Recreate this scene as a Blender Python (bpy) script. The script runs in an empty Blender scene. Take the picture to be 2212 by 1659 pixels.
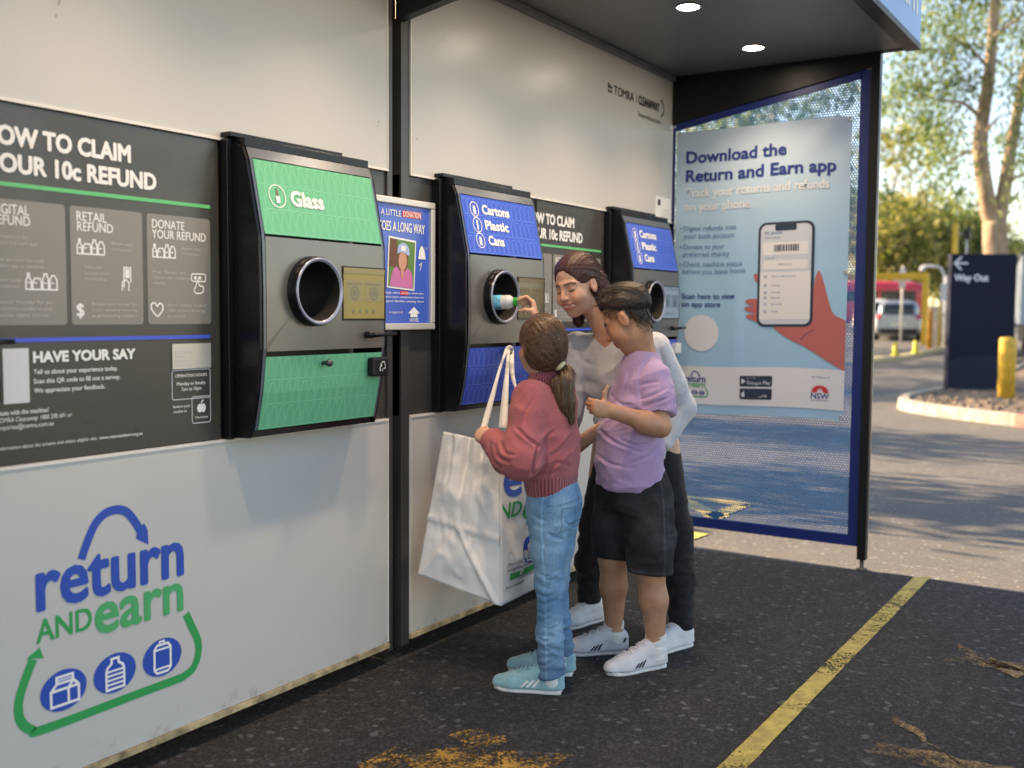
import bpy, bmesh, math, random
import numpy as np
from mathutils import Vector, Matrix, noise as mnoise
random.seed(7); np.random.seed(7)
SC = bpy.context.scene
R = math.radians
# ------------------------------------------------------------------ camera, sky, sun, exposure
CAM = Vector((0.0, -2.5756, 1.39))
YAW, PITCH, ROLL = R(32.608), R(3.907), R(0.410)
_f = Vector((math.cos(YAW)*math.cos(PITCH), math.sin(YAW)*math.cos(PITCH), -math.sin(PITCH)))
_r = Vector((math.sin(YAW), -math.cos(YAW), 0)); _u = _r.cross(_f)
_r2 = _r*math.cos(ROLL)+_u*math.sin(ROLL); _u2 = _u*math.cos(ROLL)-_r*math.sin(ROLL)
cd = bpy.data.cameras.new('camera'); cam = bpy.data.objects.new('camera', cd)
SC.collection.objects.link(cam); SC.camera = cam
cam.matrix_world = Matrix(((_r2.x,_u2.x,-_f.x,CAM.x),(_r2.y,_u2.y,-_f.y,CAM.y),(_r2.z,_u2.z,-_f.z,CAM.z),(0,0,0,1)))
cd.sensor_width = 36; cd.lens = 36.68; cd.clip_end = 2000; cd.clip_start = 0.05
cd.dof.use_dof = True; cd.dof.focus_distance = 3.95; cd.dof.aperture_fstop = 1.9
SUN_EL, SUN_AZ = R(24), R(88.5)          # azimuth of the direction TO the sun, measured from +x
w = bpy.data.worlds.new('World'); SC.world = w; w.use_nodes = True
nt = w.node_tree; sky = nt.nodes.new('ShaderNodeTexSky'); sky.sky_type = 'NISHITA'; sky.sun_disc = False
sky.sun_elevation = SUN_EL; sky.sun_rotation = R(90)-SUN_AZ; sky.air_density = 1.0; sky.dust_density = 0.35; sky.ozone_density = 1.0
bg = nt.nodes['Background']; bg.inputs[1].default_value = 0.10
nt.links.new(sky.outputs[0], bg.inputs[0])
sd = bpy.data.lights.new('sun','SUN'); sd.energy = 5.0; sd.angle = R(0.55); sd.color = (1.0,0.80,0.54)
so = bpy.data.objects.new('sun', sd); SC.collection.objects.link(so)
_sd = Vector((math.cos(SUN_AZ)*math.cos(SUN_EL), math.sin(SUN_AZ)*math.cos(SUN_EL), math.sin(SUN_EL)))
so.rotation_euler = _sd.to_track_quat('Z','Y').to_euler(); so.location = (0,6,9)
SC.view_settings.view_transform = 'Standard'; SC.view_settings.look = 'None'
SC.view_settings.exposure = 1.85; SC.view_settings.gamma = 1.0; SC.view_settings.use_curve_mapping = False
SC.view_settings.use_white_balance = True; SC.view_settings.white_balance_temperature = 7500; SC.view_settings.white_balance_tint = 16
def at(px, py, d):                      # a pixel of a 2212 px wide copy and a forward depth -> world point
    k = d/2253.8
    return CAM + _f*d + _r2*((px-1106)*k) - _u2*((py-829.5)*k)

# ------------------------------------------------------------------ object helpers
COL = SC.collection
def tag(o, label=None, cat=None, group=None, kind=None):
    if label: o['label'] = label
    if cat: o['category'] = cat
    if group: o['group'] = group
    if kind: o['kind'] = kind
    return o
def thing(name, label, cat, loc=(0,0,0), rz=0, group=None):
    o = bpy.data.objects.new(name, None); COL.objects.link(o); o.location = loc; o.rotation_euler = (0,0,rz)
    o.empty_display_size = 0.1
    return tag(o, label, cat, group)
def dup(root, loc=None, rz=None, label=None):
    def cp(o, par):
        c = o.copy(); COL.objects.link(c)
        if par is not None: c.parent = par
        for ch in kids.get(o, []): cp(ch, c)
        return c
    kids = {}
    for o in list(SC.objects):
        if o.parent: kids.setdefault(o.parent, []).append(o)
    r = cp(root, None)
    if loc is not None: r.location = loc
    if rz is not None: r.rotation_euler = (0,0,rz)
    if label: r['label'] = label
    return r

class MB:
    """collects faces of one mesh, several material slots"""
    def __init__(s): s.v=[]; s.f=[]; s.m=[]; s.mats=[]; s.cur=0; s.sm=[]; s.smooth=False
    def mat(s, m):
        if m not in s.mats: s.mats.append(m)
        s.cur = s.mats.index(m); return s
    def add(s, vs, fs):
        b = len(s.v); s.v += [tuple(p) for p in vs]
        for f in fs: s.f.append([b+i for i in f]); s.m.append(s.cur); s.sm.append(s.smooth)
    def box(s, x0,x1,y0,y1,z0,z1):
        p=[(x0,y0,z0),(x1,y0,z0),(x1,y1,z0),(x0,y1,z0),(x0,y0,z1),(x1,y0,z1),(x1,y1,z1),(x0,y1,z1)]
        s.add(p,[(0,3,2,1),(4,5,6,7),(0,1,5,4),(1,2,6,5),(2,3,7,6),(3,0,4,7)]); return s
    def prism(s, pts, a, b):            # polygon pts (3D) moved by vectors a and b
        n=len(pts); A=[Vector(p)+Vector(a) for p in pts]; B=[Vector(p)+Vector(b) for p in pts]
        s.add(A+B,[tuple(range(n))[::-1],tuple(range(n,2*n))]+[(i,(i+1)%n,n+(i+1)%n,n+i) for i in range(n)]); return s
    def ring(s, rings, close=True, cap=(True,True)):
        n=len(rings[0]); vs=[p for r in rings for p in r]; fs=[]
        for k in range(len(rings)-1):
            for i in range(n if close else n-1):
                j=(i+1)%n; fs.append((k*n+i,k*n+j,(k+1)*n+j,(k+1)*n+i))
        if cap[0]: fs.append(tuple(range(n))[::-1])
        if cap[1]: fs.append(tuple((len(rings)-1)*n+i for i in range(n)))
        s.add(vs,fs); return s
    def tube(s, path, r, n=10, cap=(True,True), flat=1.0):
        path=[Vector(p) for p in path]; rs = r if isinstance(r,(list,tuple)) else [r]*len(path)
        rings=[]; up=None
        for i,p in enumerate(path):
            t=(path[min(i+1,len(path)-1)]-path[max(i-1,0)]).normalized()
            if up is None: up=Vector((0,0,1)) if abs(t.z)<.9 else Vector((1,0,0))
            a=t.cross(up).normalized(); b=a.cross(t).normalized(); up=b
            rings.append([p+a*(rs[i]*math.cos(q))+b*(rs[i]*flat*math.sin(q)) for q in [2*math.pi*k/n for k in range(n)]])
        sm=s.smooth; s.smooth=True; s.ring(rings,True,cap); s.smooth=sm; return s
    def lathe(s, prof, o=(0,0,0), ax=(0,0,1), n=32, cap=(True,True)):
        ax=Vector(ax).normalized(); o=Vector(o); t=Vector((1,0,0)) if abs(ax.x)<.9 else Vector((0,1,0))
        a=ax.cross(t).normalized(); b=ax.cross(a)
        rings=[[o+ax*h+a*(r*math.cos(2*math.pi*k/n))+b*(r*math.sin(2*math.pi*k/n)) for k in range(n)] for r,h in prof]
        sm=s.smooth; s.smooth=True; s.ring(rings,True,cap); s.smooth=sm; return s
    def build(s, name, parent=None, mat=None, bevel=0, auto=None, seg=2):
        me=bpy.data.meshes.new(name); me.from_pydata(s.v,[],s.f)
        if mat is not None and not s.mats: s.mats=[mat]
        for m in s.mats: me.materials.append(m)
        me.polygons.foreach_set('material_index', s.m); me.polygons.foreach_set('use_smooth', s.sm)
        if auto is not None: me.set_sharp_from_angle(angle=R(auto))
        me.update()
        o=bpy.data.objects.new(name,me); COL.objects.link(o)
        if parent is not None: o.parent=parent
        if bevel:
            md=o.modifiers.new('bevel','BEVEL'); md.width=bevel; md.segments=seg; md.limit_method='ANGLE'; md.angle_limit=R(40)
        return o

_tc = {}
def text_mesh(st, off=0.0):
    k=(st,off)
    if k in _tc: return _tc[k]
    cu=bpy.data.curves.new('t','FONT'); cu.body=st; cu.size=1; cu.offset=off; cu.resolution_u=3
    o=bpy.data.objects.new('t',cu); COL.objects.link(o)
    dg=bpy.context.evaluated_depsgraph_get(); me=bpy.data.meshes.new_from_object(o.evaluated_get(dg))
    vs=[tuple(v.co[:2]) for v in me.vertices]; fs=[tuple(p.vertices) for p in me.polygons]
    bpy.data.objects.remove(o); bpy.data.curves.remove(cu); bpy.data.meshes.remove(me)
    _tc[k]=(vs,fs); return _tc[k]
_cap = None
class G:
    """flat printing on a surface: fn(u,v,lift) -> world point"""
    def __init__(s, mb, fn): s.mb=mb; s.fn=fn; s.lift=0.0012; s.clip=None; s.n=0
    def _add(s,vs,fs):
        s.mb.add(vs,fs)
    def _p(s,u,v): return s.fn(u,v,s.lift+s.n*2e-6)
    def mat(s,m): s.mb.mat(m); return s
    def poly(s,pts): s.n+=1; s._add([s._p(*p) for p in pts],[tuple(range(len(pts)))]); return s
    def rect(s,u0,v0,u1,v1,nu=1,nv=1):
        vs=[s._p(u0+(u1-u0)*i/nu, v0+(v1-v0)*j/nv) for j in range(nv+1) for i in range(nu+1)]
        s.mb.add(vs,[(j*(nu+1)+i,j*(nu+1)+i+1,(j+1)*(nu+1)+i+1,(j+1)*(nu+1)+i) for j in range(nv) for i in range(nu)]); return s
    @staticmethod
    def rr(u0,v0,u1,v1,r,n=5):
        P=[]
        for cx,cy,a in ((u1-r,v1-r,0),(u0+r,v1-r,90),(u0+r,v0+r,180),(u1-r,v0+r,270)):
            P+=[(cx+r*math.cos(R(a+90*i/n)),cy+r*math.sin(R(a+90*i/n))) for i in range(n+1)]
        return P
    def rrect(s,u0,v0,u1,v1,r): return s.poly(s.rr(u0,v0,u1,v1,r))
    def disc(s,u,v,r,n=28,ry=None): return s.poly([(u+r*math.cos(2*math.pi*i/n),v+(ry or r)*math.sin(2*math.pi*i/n)) for i in range(n)])
    def stroke(s,pts,w,close=False):
        s.n+=1; P=[Vector(p) for p in pts]; n=len(P)
        if n<2: return s
        L=[];Rr=[]
        for i in range(n):
            a=P[(i-1)%n] if (close or i>0) else None; b=P[(i+1)%n] if (close or i<n-1) else None
            d1=(P[i]-a).normalized() if a is not None else None; d2=(b-P[i]).normalized() if b is not None else None
            d=d1 if d2 is None else d2 if d1 is None else (d1+d2)
            d=d.normalized() if d.length>1e-6 else d1
            nn=Vector((-d.y,d.x)); k=1.0
            if d1 is not None and d2 is not None: k=1/max(.5,nn.dot(Vector((-d1.y,d1.x))))
            L.append(P[i]+nn*(w/2*k)); Rr.append(P[i]-nn*(w/2*k))
        vs=[s._p(*p) for p in L]+[s._p(*p) for p in Rr]
        s._add(vs,[(i,n+i,n+(i+1)%n,(i+1)%n) for i in range(n if close else n-1)]); return s
    def ringc(s,u,v,r,w,n=28,ry=None): return s.stroke([(u+r*math.cos(2*math.pi*i/n),v+(ry or r)*math.sin(2*math.pi*i/n)) for i in range(n)],w,True)
    def text(s,st,u,v,cap,width=None,bold=0.0,align='l',ang=0):
        global _cap
        if _cap is None: _cap=max(p[1] for p in text_mesh('H')[0])
        vs,fs=text_mesh(st,0.0)
        if not vs: return s
        x0=min(p[0] for p in vs); x1=max(p[0] for p in vs); k=cap/_cap; kx=k if width is None else width/(x1-x0)
        W=(x1-x0)*kx; o={'l':0,'c':-W/2,'r':-W}[align]; ca,sa=math.cos(ang),math.sin(ang)
        bw_=bold*cap*2.2
        for q,(dx,dy) in enumerate([(0,0)] if bold<=0 else [(-.75,-.75),(.75,-.75),(-.75,.75),(.75,.75)] if bw_<.002 else [(math.cos(R(30*i)),1.3*math.sin(R(30*i))) for i in range(12)]+[(0,0)]):
            out=[]; l0=s.lift; s.lift=l0+q*.00006
            for x,y in vs:
                a=o+(x-x0)*kx+dx*bw_; b=y*k+dy*bw_*.7; out.append(s._p(u+a*ca-b*sa, v+a*sa+b*ca))
            s.lift=l0; s._add(out,fs)
        return s

# ------------------------------------------------------------------ materials
def nodes(m): return m.node_tree.nodes, m.node_tree.links
def mat(name, col, rough=.5, metal=0, spec=.5, var=0, vscale=6, bump=0, bscale=60, rvar=0, coat=0, vcol=None, stretch=None, detail=6):
    m=bpy.data.materials.new(name); m.use_nodes=True; N,L=nodes(m); b=N['Principled BSDF']
    b.inputs['Base Color'].default_value=(*col,1); b.inputs['Roughness'].default_value=rough; b.inputs['Metallic'].default_value=metal
    b.inputs['Specular IOR Level'].default_value=spec
    if coat: b.inputs['Coat Weight'].default_value=coat; b.inputs['Coat Roughness'].default_value=.08
    tc=N.new('ShaderNodeTexCoord'); src=tc.outputs['Object']
    if stretch:
        mp=N.new('ShaderNodeMapping'); mp.inputs['Scale'].default_value=stretch; L.new(src,mp.inputs[0]); src=mp.outputs[0]
    if var or rvar:
        n=N.new('ShaderNodeTexNoise'); n.inputs['Scale'].default_value=vscale; n.inputs['Detail'].default_value=detail; n.inputs['Roughness'].default_value=.6; L.new(src,n.inputs[0])
        if var:
            mx=N.new('ShaderNodeMix'); mx.data_type='RGBA'
            c2=vcol or tuple(c*(1-var) for c in col); c1=col if vcol else tuple(min(1,c*(1+var)) for c in col)
            mx.inputs[6].default_value=(*c1,1); mx.inputs[7].default_value=(*c2,1)
            rp=N.new('ShaderNodeMapRange'); rp.inputs[1].default_value=.35; rp.inputs[2].default_value=.65; L.new(n.outputs[0],rp.inputs[0]); L.new(rp.outputs[0],mx.inputs[0])
            L.new(mx.outputs[2],b.inputs['Base Color'])
        if rvar:
            rp=N.new('ShaderNodeMapRange'); rp.inputs[1].default_value=.3; rp.inputs[2].default_value=.7; rp.inputs[3].default_value=rough-rvar; rp.inputs[4].default_value=rough+rvar
            L.new(n.outputs[0],rp.inputs[0]); L.new(rp.outputs[0],b.inputs['Roughness'])
    if bump:
        n2=N.new('ShaderNodeTexNoise'); n2.inputs['Scale'].default_value=bscale; n2.inputs['Detail'].default_value=4; L.new(src,n2.inputs[0])
        bp=N.new('ShaderNodeBump'); bp.inputs['Strength'].default_value=bump; bp.inputs['Distance'].default_value=.01; L.new(n2.outputs[0],bp.inputs['Height']); L.new(bp.outputs[0],b.inputs['Normal'])
    return m
def emis(name,col,st):
    m=mat(name,col,.4); b=m.node_tree.nodes['Principled BSDF']; b.inputs['Emission Color'].default_value=(*col,1); b.inputs['Emission Strength'].default_value=st; return m
# ------------------------------------------------------------------ setting: ground, bay, road
def gz(x): return max(0.0, .0235*(x-20)) if x<60 else .94
def asphalt(name, c1, c2, c3, sc=1.0, bumpk=.35, rough=.8):
    m=bpy.data.materials.new(name); m.use_nodes=True; N,L=nodes(m); b=N['Principled BSDF']; b.inputs['Roughness'].default_value=rough
    tc=N.new('ShaderNodeTexCoord')
    def nz(s,d=5,r=.6):
        n=N.new('ShaderNodeTexNoise'); n.inputs['Scale'].default_value=s; n.inputs['Detail'].default_value=d; n.inputs['Roughness'].default_value=r; L.new(tc.outputs['Object'],n.inputs[0]); return n.outputs[0]
    def rng(s,a,b_,c=0,d=1):
        r=N.new('ShaderNodeMapRange'); r.inputs[1].default_value=a; r.inputs[2].default_value=b_; r.inputs[3].default_value=c; r.inputs[4].default_value=d; L.new(s,r.inputs[0]); return r.outputs[0]
    def mix(f,a,b_):
        x=N.new('ShaderNodeMix'); x.data_type='RGBA'; L.new(f,x.inputs[0])
        for i,q in ((6,a),(7,b_)):
            if isinstance(q,tuple): x.inputs[i].default_value=(*q,1)
            else: L.new(q,x.inputs[i])
        return x.outputs[2]
    big=nz(.9*sc,6); fine=nz(75*sc,4,.75); mid=nz(28*sc,8,.7)
    col=mix(rng(big,.38,.66),c1,c2); col=mix(rng(mid,.46,.62,0,.8),col,c2)
    col=mix(rng(fine,.60,.72,0,.5),col,c3)
    def stones(scale,lo,hi,amt,cc):
        v=N.new('ShaderNodeTexVoronoi'); v.inputs['Scale'].default_value=scale; L.new(tc.outputs['Object'],v.inputs[0]); sp=N.new('ShaderNodeSeparateColor'); L.new(v.outputs['Color'],sp.inputs[0]); return mix(rng(sp.outputs[0],lo,hi,0,amt),col,cc)
    col=stones(135,.55,1.0,.62,c3); col=stones(70,.80,1.0,.55,c3); col=stones(95,.75,.5,0.0,c1); col=stones(52,.972,.98,.7,tuple(min(.3,c*1.8) for c in c3))
    # pale scuffs
    wv=N.new('ShaderNodeTexNoise'); mp=N.new('ShaderNodeMapping'); mp.inputs['Scale'].default_value=(1.2*sc,5*sc,1); mp.inputs['Rotation'].default_value=(0,0,.5); L.new(tc.outputs['Object'],mp.inputs[0]); L.new(mp.outputs[0],wv.inputs[0]); wv.inputs['Scale'].default_value=1.3; wv.inputs['Detail'].default_value=8
    col=mix(rng(wv.outputs[0],.6,.78,0,.35),col,c3)
    L.new(col,b.inputs['Base Color'])
    bp=N.new('ShaderNodeBump'); bp.inputs['Strength'].default_value=bumpk; bp.inputs['Distance'].default_value=.006
    ad=N.new('ShaderNodeMath'); ad.operation='ADD'; L.new(fine,ad.inputs[0]); L.new(mid,ad.inputs[1]); L.new(ad.outputs[0],bp.inputs['Height']); L.new(bp.outputs[0],b.inputs['Normal'])
    return m
M_road=asphalt('road_asphalt',(.085,.084,.083),(.118,.114,.108),(.20,.185,.16),.8,.5)
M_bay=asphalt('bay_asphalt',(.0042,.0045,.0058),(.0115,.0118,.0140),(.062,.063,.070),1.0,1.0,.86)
mb=MB(); xs=[-80,0,8,14,20,26,32,38,44,52,60,90,160,400]; ys=[-220,-60,-20,-8,-2,2,8,20,60,220]
mb.add([(x,y,gz(x)) for x in xs for y in ys],[(i*len(ys)+j,(i+1)*len(ys)+j,(i+1)*len(ys)+j+1,i*len(ys)+j+1) for i in range(len(xs)-1) for j in range(len(ys)-1)])
tag(mb.build('ground',mat=M_road),kind='structure')
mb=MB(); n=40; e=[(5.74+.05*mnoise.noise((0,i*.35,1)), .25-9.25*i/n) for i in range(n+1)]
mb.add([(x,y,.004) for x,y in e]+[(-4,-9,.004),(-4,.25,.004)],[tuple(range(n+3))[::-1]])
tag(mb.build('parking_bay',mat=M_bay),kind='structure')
def paint(name,col,thr,soft=.06,sc=14,stretch=(1,1,1)):
    m=mat(name,col,.6,var=.25,vscale=20); N,L=nodes(m); b=N['Principled BSDF']
    tc=N.new('ShaderNodeTexCoord'); mp=N.new('ShaderNodeMapping'); mp.inputs['Scale'].default_value=stretch; L.new(tc.outputs['Object'],mp.inputs[0])
    n=N.new('ShaderNodeTexNoise'); n.inputs['Scale'].default_value=sc; n.inputs['Detail'].default_value=10; n.inputs['Roughness'].default_value=.75; L.new(mp.outputs[0],n.inputs[0])
    n2=N.new('ShaderNodeTexNoise'); n2.inputs['Scale'].default_value=sc*.28; n2.inputs['Detail'].default_value=5; L.new(tc.outputs['Object'],n2.inputs[0]); n3=N.new('ShaderNodeTexNoise'); n3.inputs['Scale'].default_value=95; n3.inputs['Detail'].default_value=2; L.new(tc.outputs['Object'],n3.inputs[0])
    av=N.new('ShaderNodeMath'); av.operation='ADD'; L.new(n.outputs[0],av.inputs[0]); L.new(n2.outputs[0],av.inputs[1]); av2=N.new('ShaderNodeMath'); av2.operation='MULTIPLY_ADD'; L.new(n3.outputs[0],av2.inputs[0]); av2.inputs[1].default_value=.8; L.new(av.outputs[0],av2.inputs[2]); av3=N.new('ShaderNodeMath'); av3.operation='MULTIPLY'; av3.inputs[1].default_value=1/2.8; L.new(av2.outputs[0],av3.inputs[0])
    r=N.new('ShaderNodeMapRange'); r.inputs[1].default_value=thr-soft; r.inputs[2].default_value=thr+soft; L.new(av3.outputs[0],r.inputs[0]); L.new(r.outputs[0],b.inputs['Alpha']); return m
M_line=paint('worn_yellow_paint',(.42,.345,.085),.465,.04,9,(1.6,1,1)); M_worn=paint('very_worn_yellow_paint',(.38,.215,.04),.525,.04,22); M_yel2=paint('yellow_road_paint',(.70,.52,.10),.30)
def ground_paint(name,m,polys,z,wob=.006):
    mb=MB()
    for pl in polys:
        out=[]
        for i,p in enumerate(pl):
            q=pl[(i+1)%len(pl)]; k=max(1,int(math.dist(p,q)/.05))
            for j in range(k):
                a=(p[0]+(q[0]-p[0])*j/k, p[1]+(q[1]-p[1])*j/k); out.append((a[0]+wob*mnoise.noise((a[0]*14,a[1]*14,2)),a[1]+wob*mnoise.noise((a[0]*14,a[1]*14,7)),z))
        mb.add(out,[tuple(range(len(out)))])
    return tag(mb.build(name,mat=m),kind='structure')
ground_paint('bay_line',M_line,[[(5.80,-1.5145),(5.74,-1.439),(1.2,-1.440),(1.2,-1.517)][::-1]],.008,.0025)
ground_paint('worn_marking',M_worn,[[(2.71,-.60),(2.82,-.66),(2.80,-.78),(2.60,-.80)],[(2.36,-.52),(2.36,-.66),(2.62,-1.03),(2.80,-1.03),(2.66,-.74),(2.52,-.52)]],.008,.03)
M_worn2=paint('faint_yellow_paint',(.24,.15,.05),.52,.07,18)
ground_paint('faint_marking',M_worn2,[[(3.62,-1.82),(3.74,-1.78),(3.40,-2.04),(3.34,-2.12)],[(3.33,-1.80),(3.43,-1.80),(3.47,-2.2),(3.34,-2.2)],[(4.55,-1.86),(4.68,-1.82),(4.45,-2.12),(4.33,-2.12)],[(4.39,-1.82),(4.49,-1.84),(4.6,-2.3),(4.48,-2.3)]],.008,.03)
ground_paint('road_arrow',M_yel2,[[(7.40,.72),(7.33,.0),(7.22,.02),(7.28,.70)],[(7.33,.0),(6.62,.02),(6.70,.16),(7.22,.10)],[(6.62,.02),(7.28,.70),(7.38,.62),(6.78,-.02)],
   [(5.98,.35),(6.22,.35),(6.15,-.12),(5.95,-.1)]],.006)

# ------------------------------------------------------------------ kiosk
def streaky(name,col,rough,spec):
    m=mat(name,col,rough,var=.012,vscale=1.2,spec=spec,rvar=0); N,L=nodes(m); b=N['Principled BSDF']
    tc=N.new('ShaderNodeTexCoord'); mp=N.new('ShaderNodeMapping'); mp.inputs['Scale'].default_value=(30,30,.7); L.new(tc.outputs['Object'],mp.inputs[0])
    n=N.new('ShaderNodeTexNoise'); n.inputs['Scale'].default_value=1; n.inputs['Detail'].default_value=4; L.new(mp.outputs[0],n.inputs[0])
    bp=N.new('ShaderNodeBump'); bp.inputs['Strength'].default_value=.018; bp.inputs['Distance'].default_value=.01; L.new(n.outputs[0],bp.inputs['Height']); L.new(bp.outputs[0],b.inputs['Normal'])
    old=b.inputs['Base Color'].links[0].from_socket
    # grime: specks and smears, denser toward the bottom edge of the wall (splash dirt)
    sp=N.new('ShaderNodeTexNoise'); sp.inputs['Scale'].default_value=11; sp.inputs['Detail'].default_value=8; sp.inputs['Roughness'].default_value=.7; L.new(tc.outputs['Object'],sp.inputs[0])
    sx=N.new('ShaderNodeSeparateXYZ'); L.new(tc.outputs['Object'],sx.inputs[0])
    rz=N.new('ShaderNodeMapRange'); rz.inputs[1].default_value=.09; rz.inputs[2].default_value=.22; rz.inputs[3].default_value=.20; rz.inputs[4].default_value=0; L.new(sx.outputs[2],rz.inputs[0])
    ad=N.new('ShaderNodeMath'); ad.operation='ADD'; L.new(sp.outputs[0],ad.inputs[0]); L.new(rz.outputs[0],ad.inputs[1])
    r2=N.new('ShaderNodeMapRange'); r2.inputs[1].default_value=.70; r2.inputs[2].default_value=.88; r2.inputs[3].default_value=0; r2.inputs[4].default_value=.75; L.new(ad.outputs[0],r2.inputs[0])
    mx=N.new('ShaderNodeMix'); mx.data_type='RGBA'; L.new(r2.outputs[0],mx.inputs[0]); L.new(old,mx.inputs[6]); mx.inputs[7].default_value=(.20,.15,.09,1); L.new(mx.outputs[2],b.inputs['Base Color'])
    return m
M_wall=streaky('white_wall_panel',(.52,.512,.497),.29,.45)
M_trim=mat('pale_trim',(.72,.69,.66),.35)
M_dark=mat('dark_grey_metal',(.045,.043,.042),.32,var=.15,vscale=4,rvar=.06,spec=.6)
M_black=mat('black_metal',(.007,.007,.009),.4,spec=.35,rvar=.08,vscale=5)
M_blackgloss=mat('black_gloss',(.005,.005,.008),.28,spec=.35,rvar=.05)
M_soffit=mat('grey_soffit',(.15,.148,.15),.42,var=.08,vscale=1.2,rvar=.05)
M_litrim=mat('dirty_lit_rim',(.38,.30,.17),.7,var=.6,vscale=14)
M_core=mat('dark_core',(.008,.008,.008),.8)
M_white=mat('white_print',(.80,.80,.80),.45); M_white2=mat('pale_print',(.52,.51,.49),.5); M_green=mat('green_print',(.10,.50,.19),.4); M_bluep=mat('blue_print',(.05,.10,.62),.4)
def wallG(mb,y=0,dx=0): return G(mb,lambda u,v,l:(u+dx,y-l,v))
def wall_unit(name,label,x0,x1,xe0,xe1):
    t=thing(name,label,'kiosk',(x0,0,0)); o=Vector((x0,0,0))
    def P(mb,nm,m=None,bevel=0):
        ob=mb.build(nm,t,m,bevel=bevel); ob.location=-o; return ob
    P(MB().box(x0,x1,.055,2.4,.10,3.05),'body',M_core)
    P(MB().box(xe0,xe1,0,.05,1.925,3.05),'upper_panel',M_wall,.003)
    P(MB().box(xe0,xe1,0,.05,.09,.978),'lower_panel',M_wall,.003)
    P(MB().box(x0,x1,.014,.05,.978+.001,1.924),'dark_band',M_dark)
    P(MB().box(xe0,xe1,-.006,.05,.070,.0895),'lit_bottom_rim',M_litrim)  # added strip; glow along the wall foot put into its dirty cream
    mb=MB(); mb.box(xe0,xe1,-.004,.012,1.9255,1.934); mb.box(xe0,xe1,-.004,.012,.969,.9775)
    for xx in ((xe1-.006,xe1-.0005) if xe1<5 else (xe0+.0005,xe0+.006),): mb.box(xx[0],xx[1],-.003,.01,1.936,3.04); mb.box(xx[0],xx[1],-.003,.01,.095,.968)
    P(mb,'edge_trim',M_trim)
    return t,P
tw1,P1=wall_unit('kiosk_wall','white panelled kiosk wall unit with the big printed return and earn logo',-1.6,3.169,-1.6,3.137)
P1(MB().box(3.1375,3.169,.004,.05,.05,3.05),'end_post',M_dark,.002)
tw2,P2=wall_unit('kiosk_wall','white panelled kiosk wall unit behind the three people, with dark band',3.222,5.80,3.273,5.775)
P2(MB().box(3.222,3.2725,.004,.05,.05,3.05),'end_post',M_dark,.002)
P2(MB().box(5.7755,5.80,-.004,.05,.05,2.77),'corner_post',M_black,.002)
mb=MB(); mb.mat(M_black); g=wallG(mb,0)
g.text('TOMRA',5.005,2.545,.047,.235,.012); g.stroke([(5.272,2.54),(5.272,2.595)],.004); g.text('CLEANAWAY',5.30,2.545,.047,.27,.02)
for i in range(3): g.rect(4.935+.018*i,2.545,4.947+.018*i,2.56); g.rect(4.935+.018*i,2.567,4.947+.018*i,2.597-.008*i)
g.stroke([(5.585+.05*math.cos(a),2.57+.045*math.sin(a)) for a in [R(-80+i*14) for i in range(13)]],.010)
g.text('Redeem with every bottle',5.30,2.478,.026,.29)
P2(mb,'lettering',M_black)
# scuffs on the upper panels
M_scuff=mat('scuff',(.30,.27,.24),.6)
mb=MB(); g=wallG(mb.mat(M_scuff)); 
for x,z,l,a in ((1.752,2.205,.03,1.3),(1.742,2.17,.012,1.2),(3.075,2.10,.014,.4),(3.072,2.085,.008,.4),(3.31,2.07,.012,.6)): g.stroke([(x,z),(x+l*math.cos(a)*.6,z+l*math.sin(a)*.6),(x+l*math.cos(a),z+l*math.sin(a))],.004)
P1(mb,'scuff_mark',M_scuff)

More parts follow.
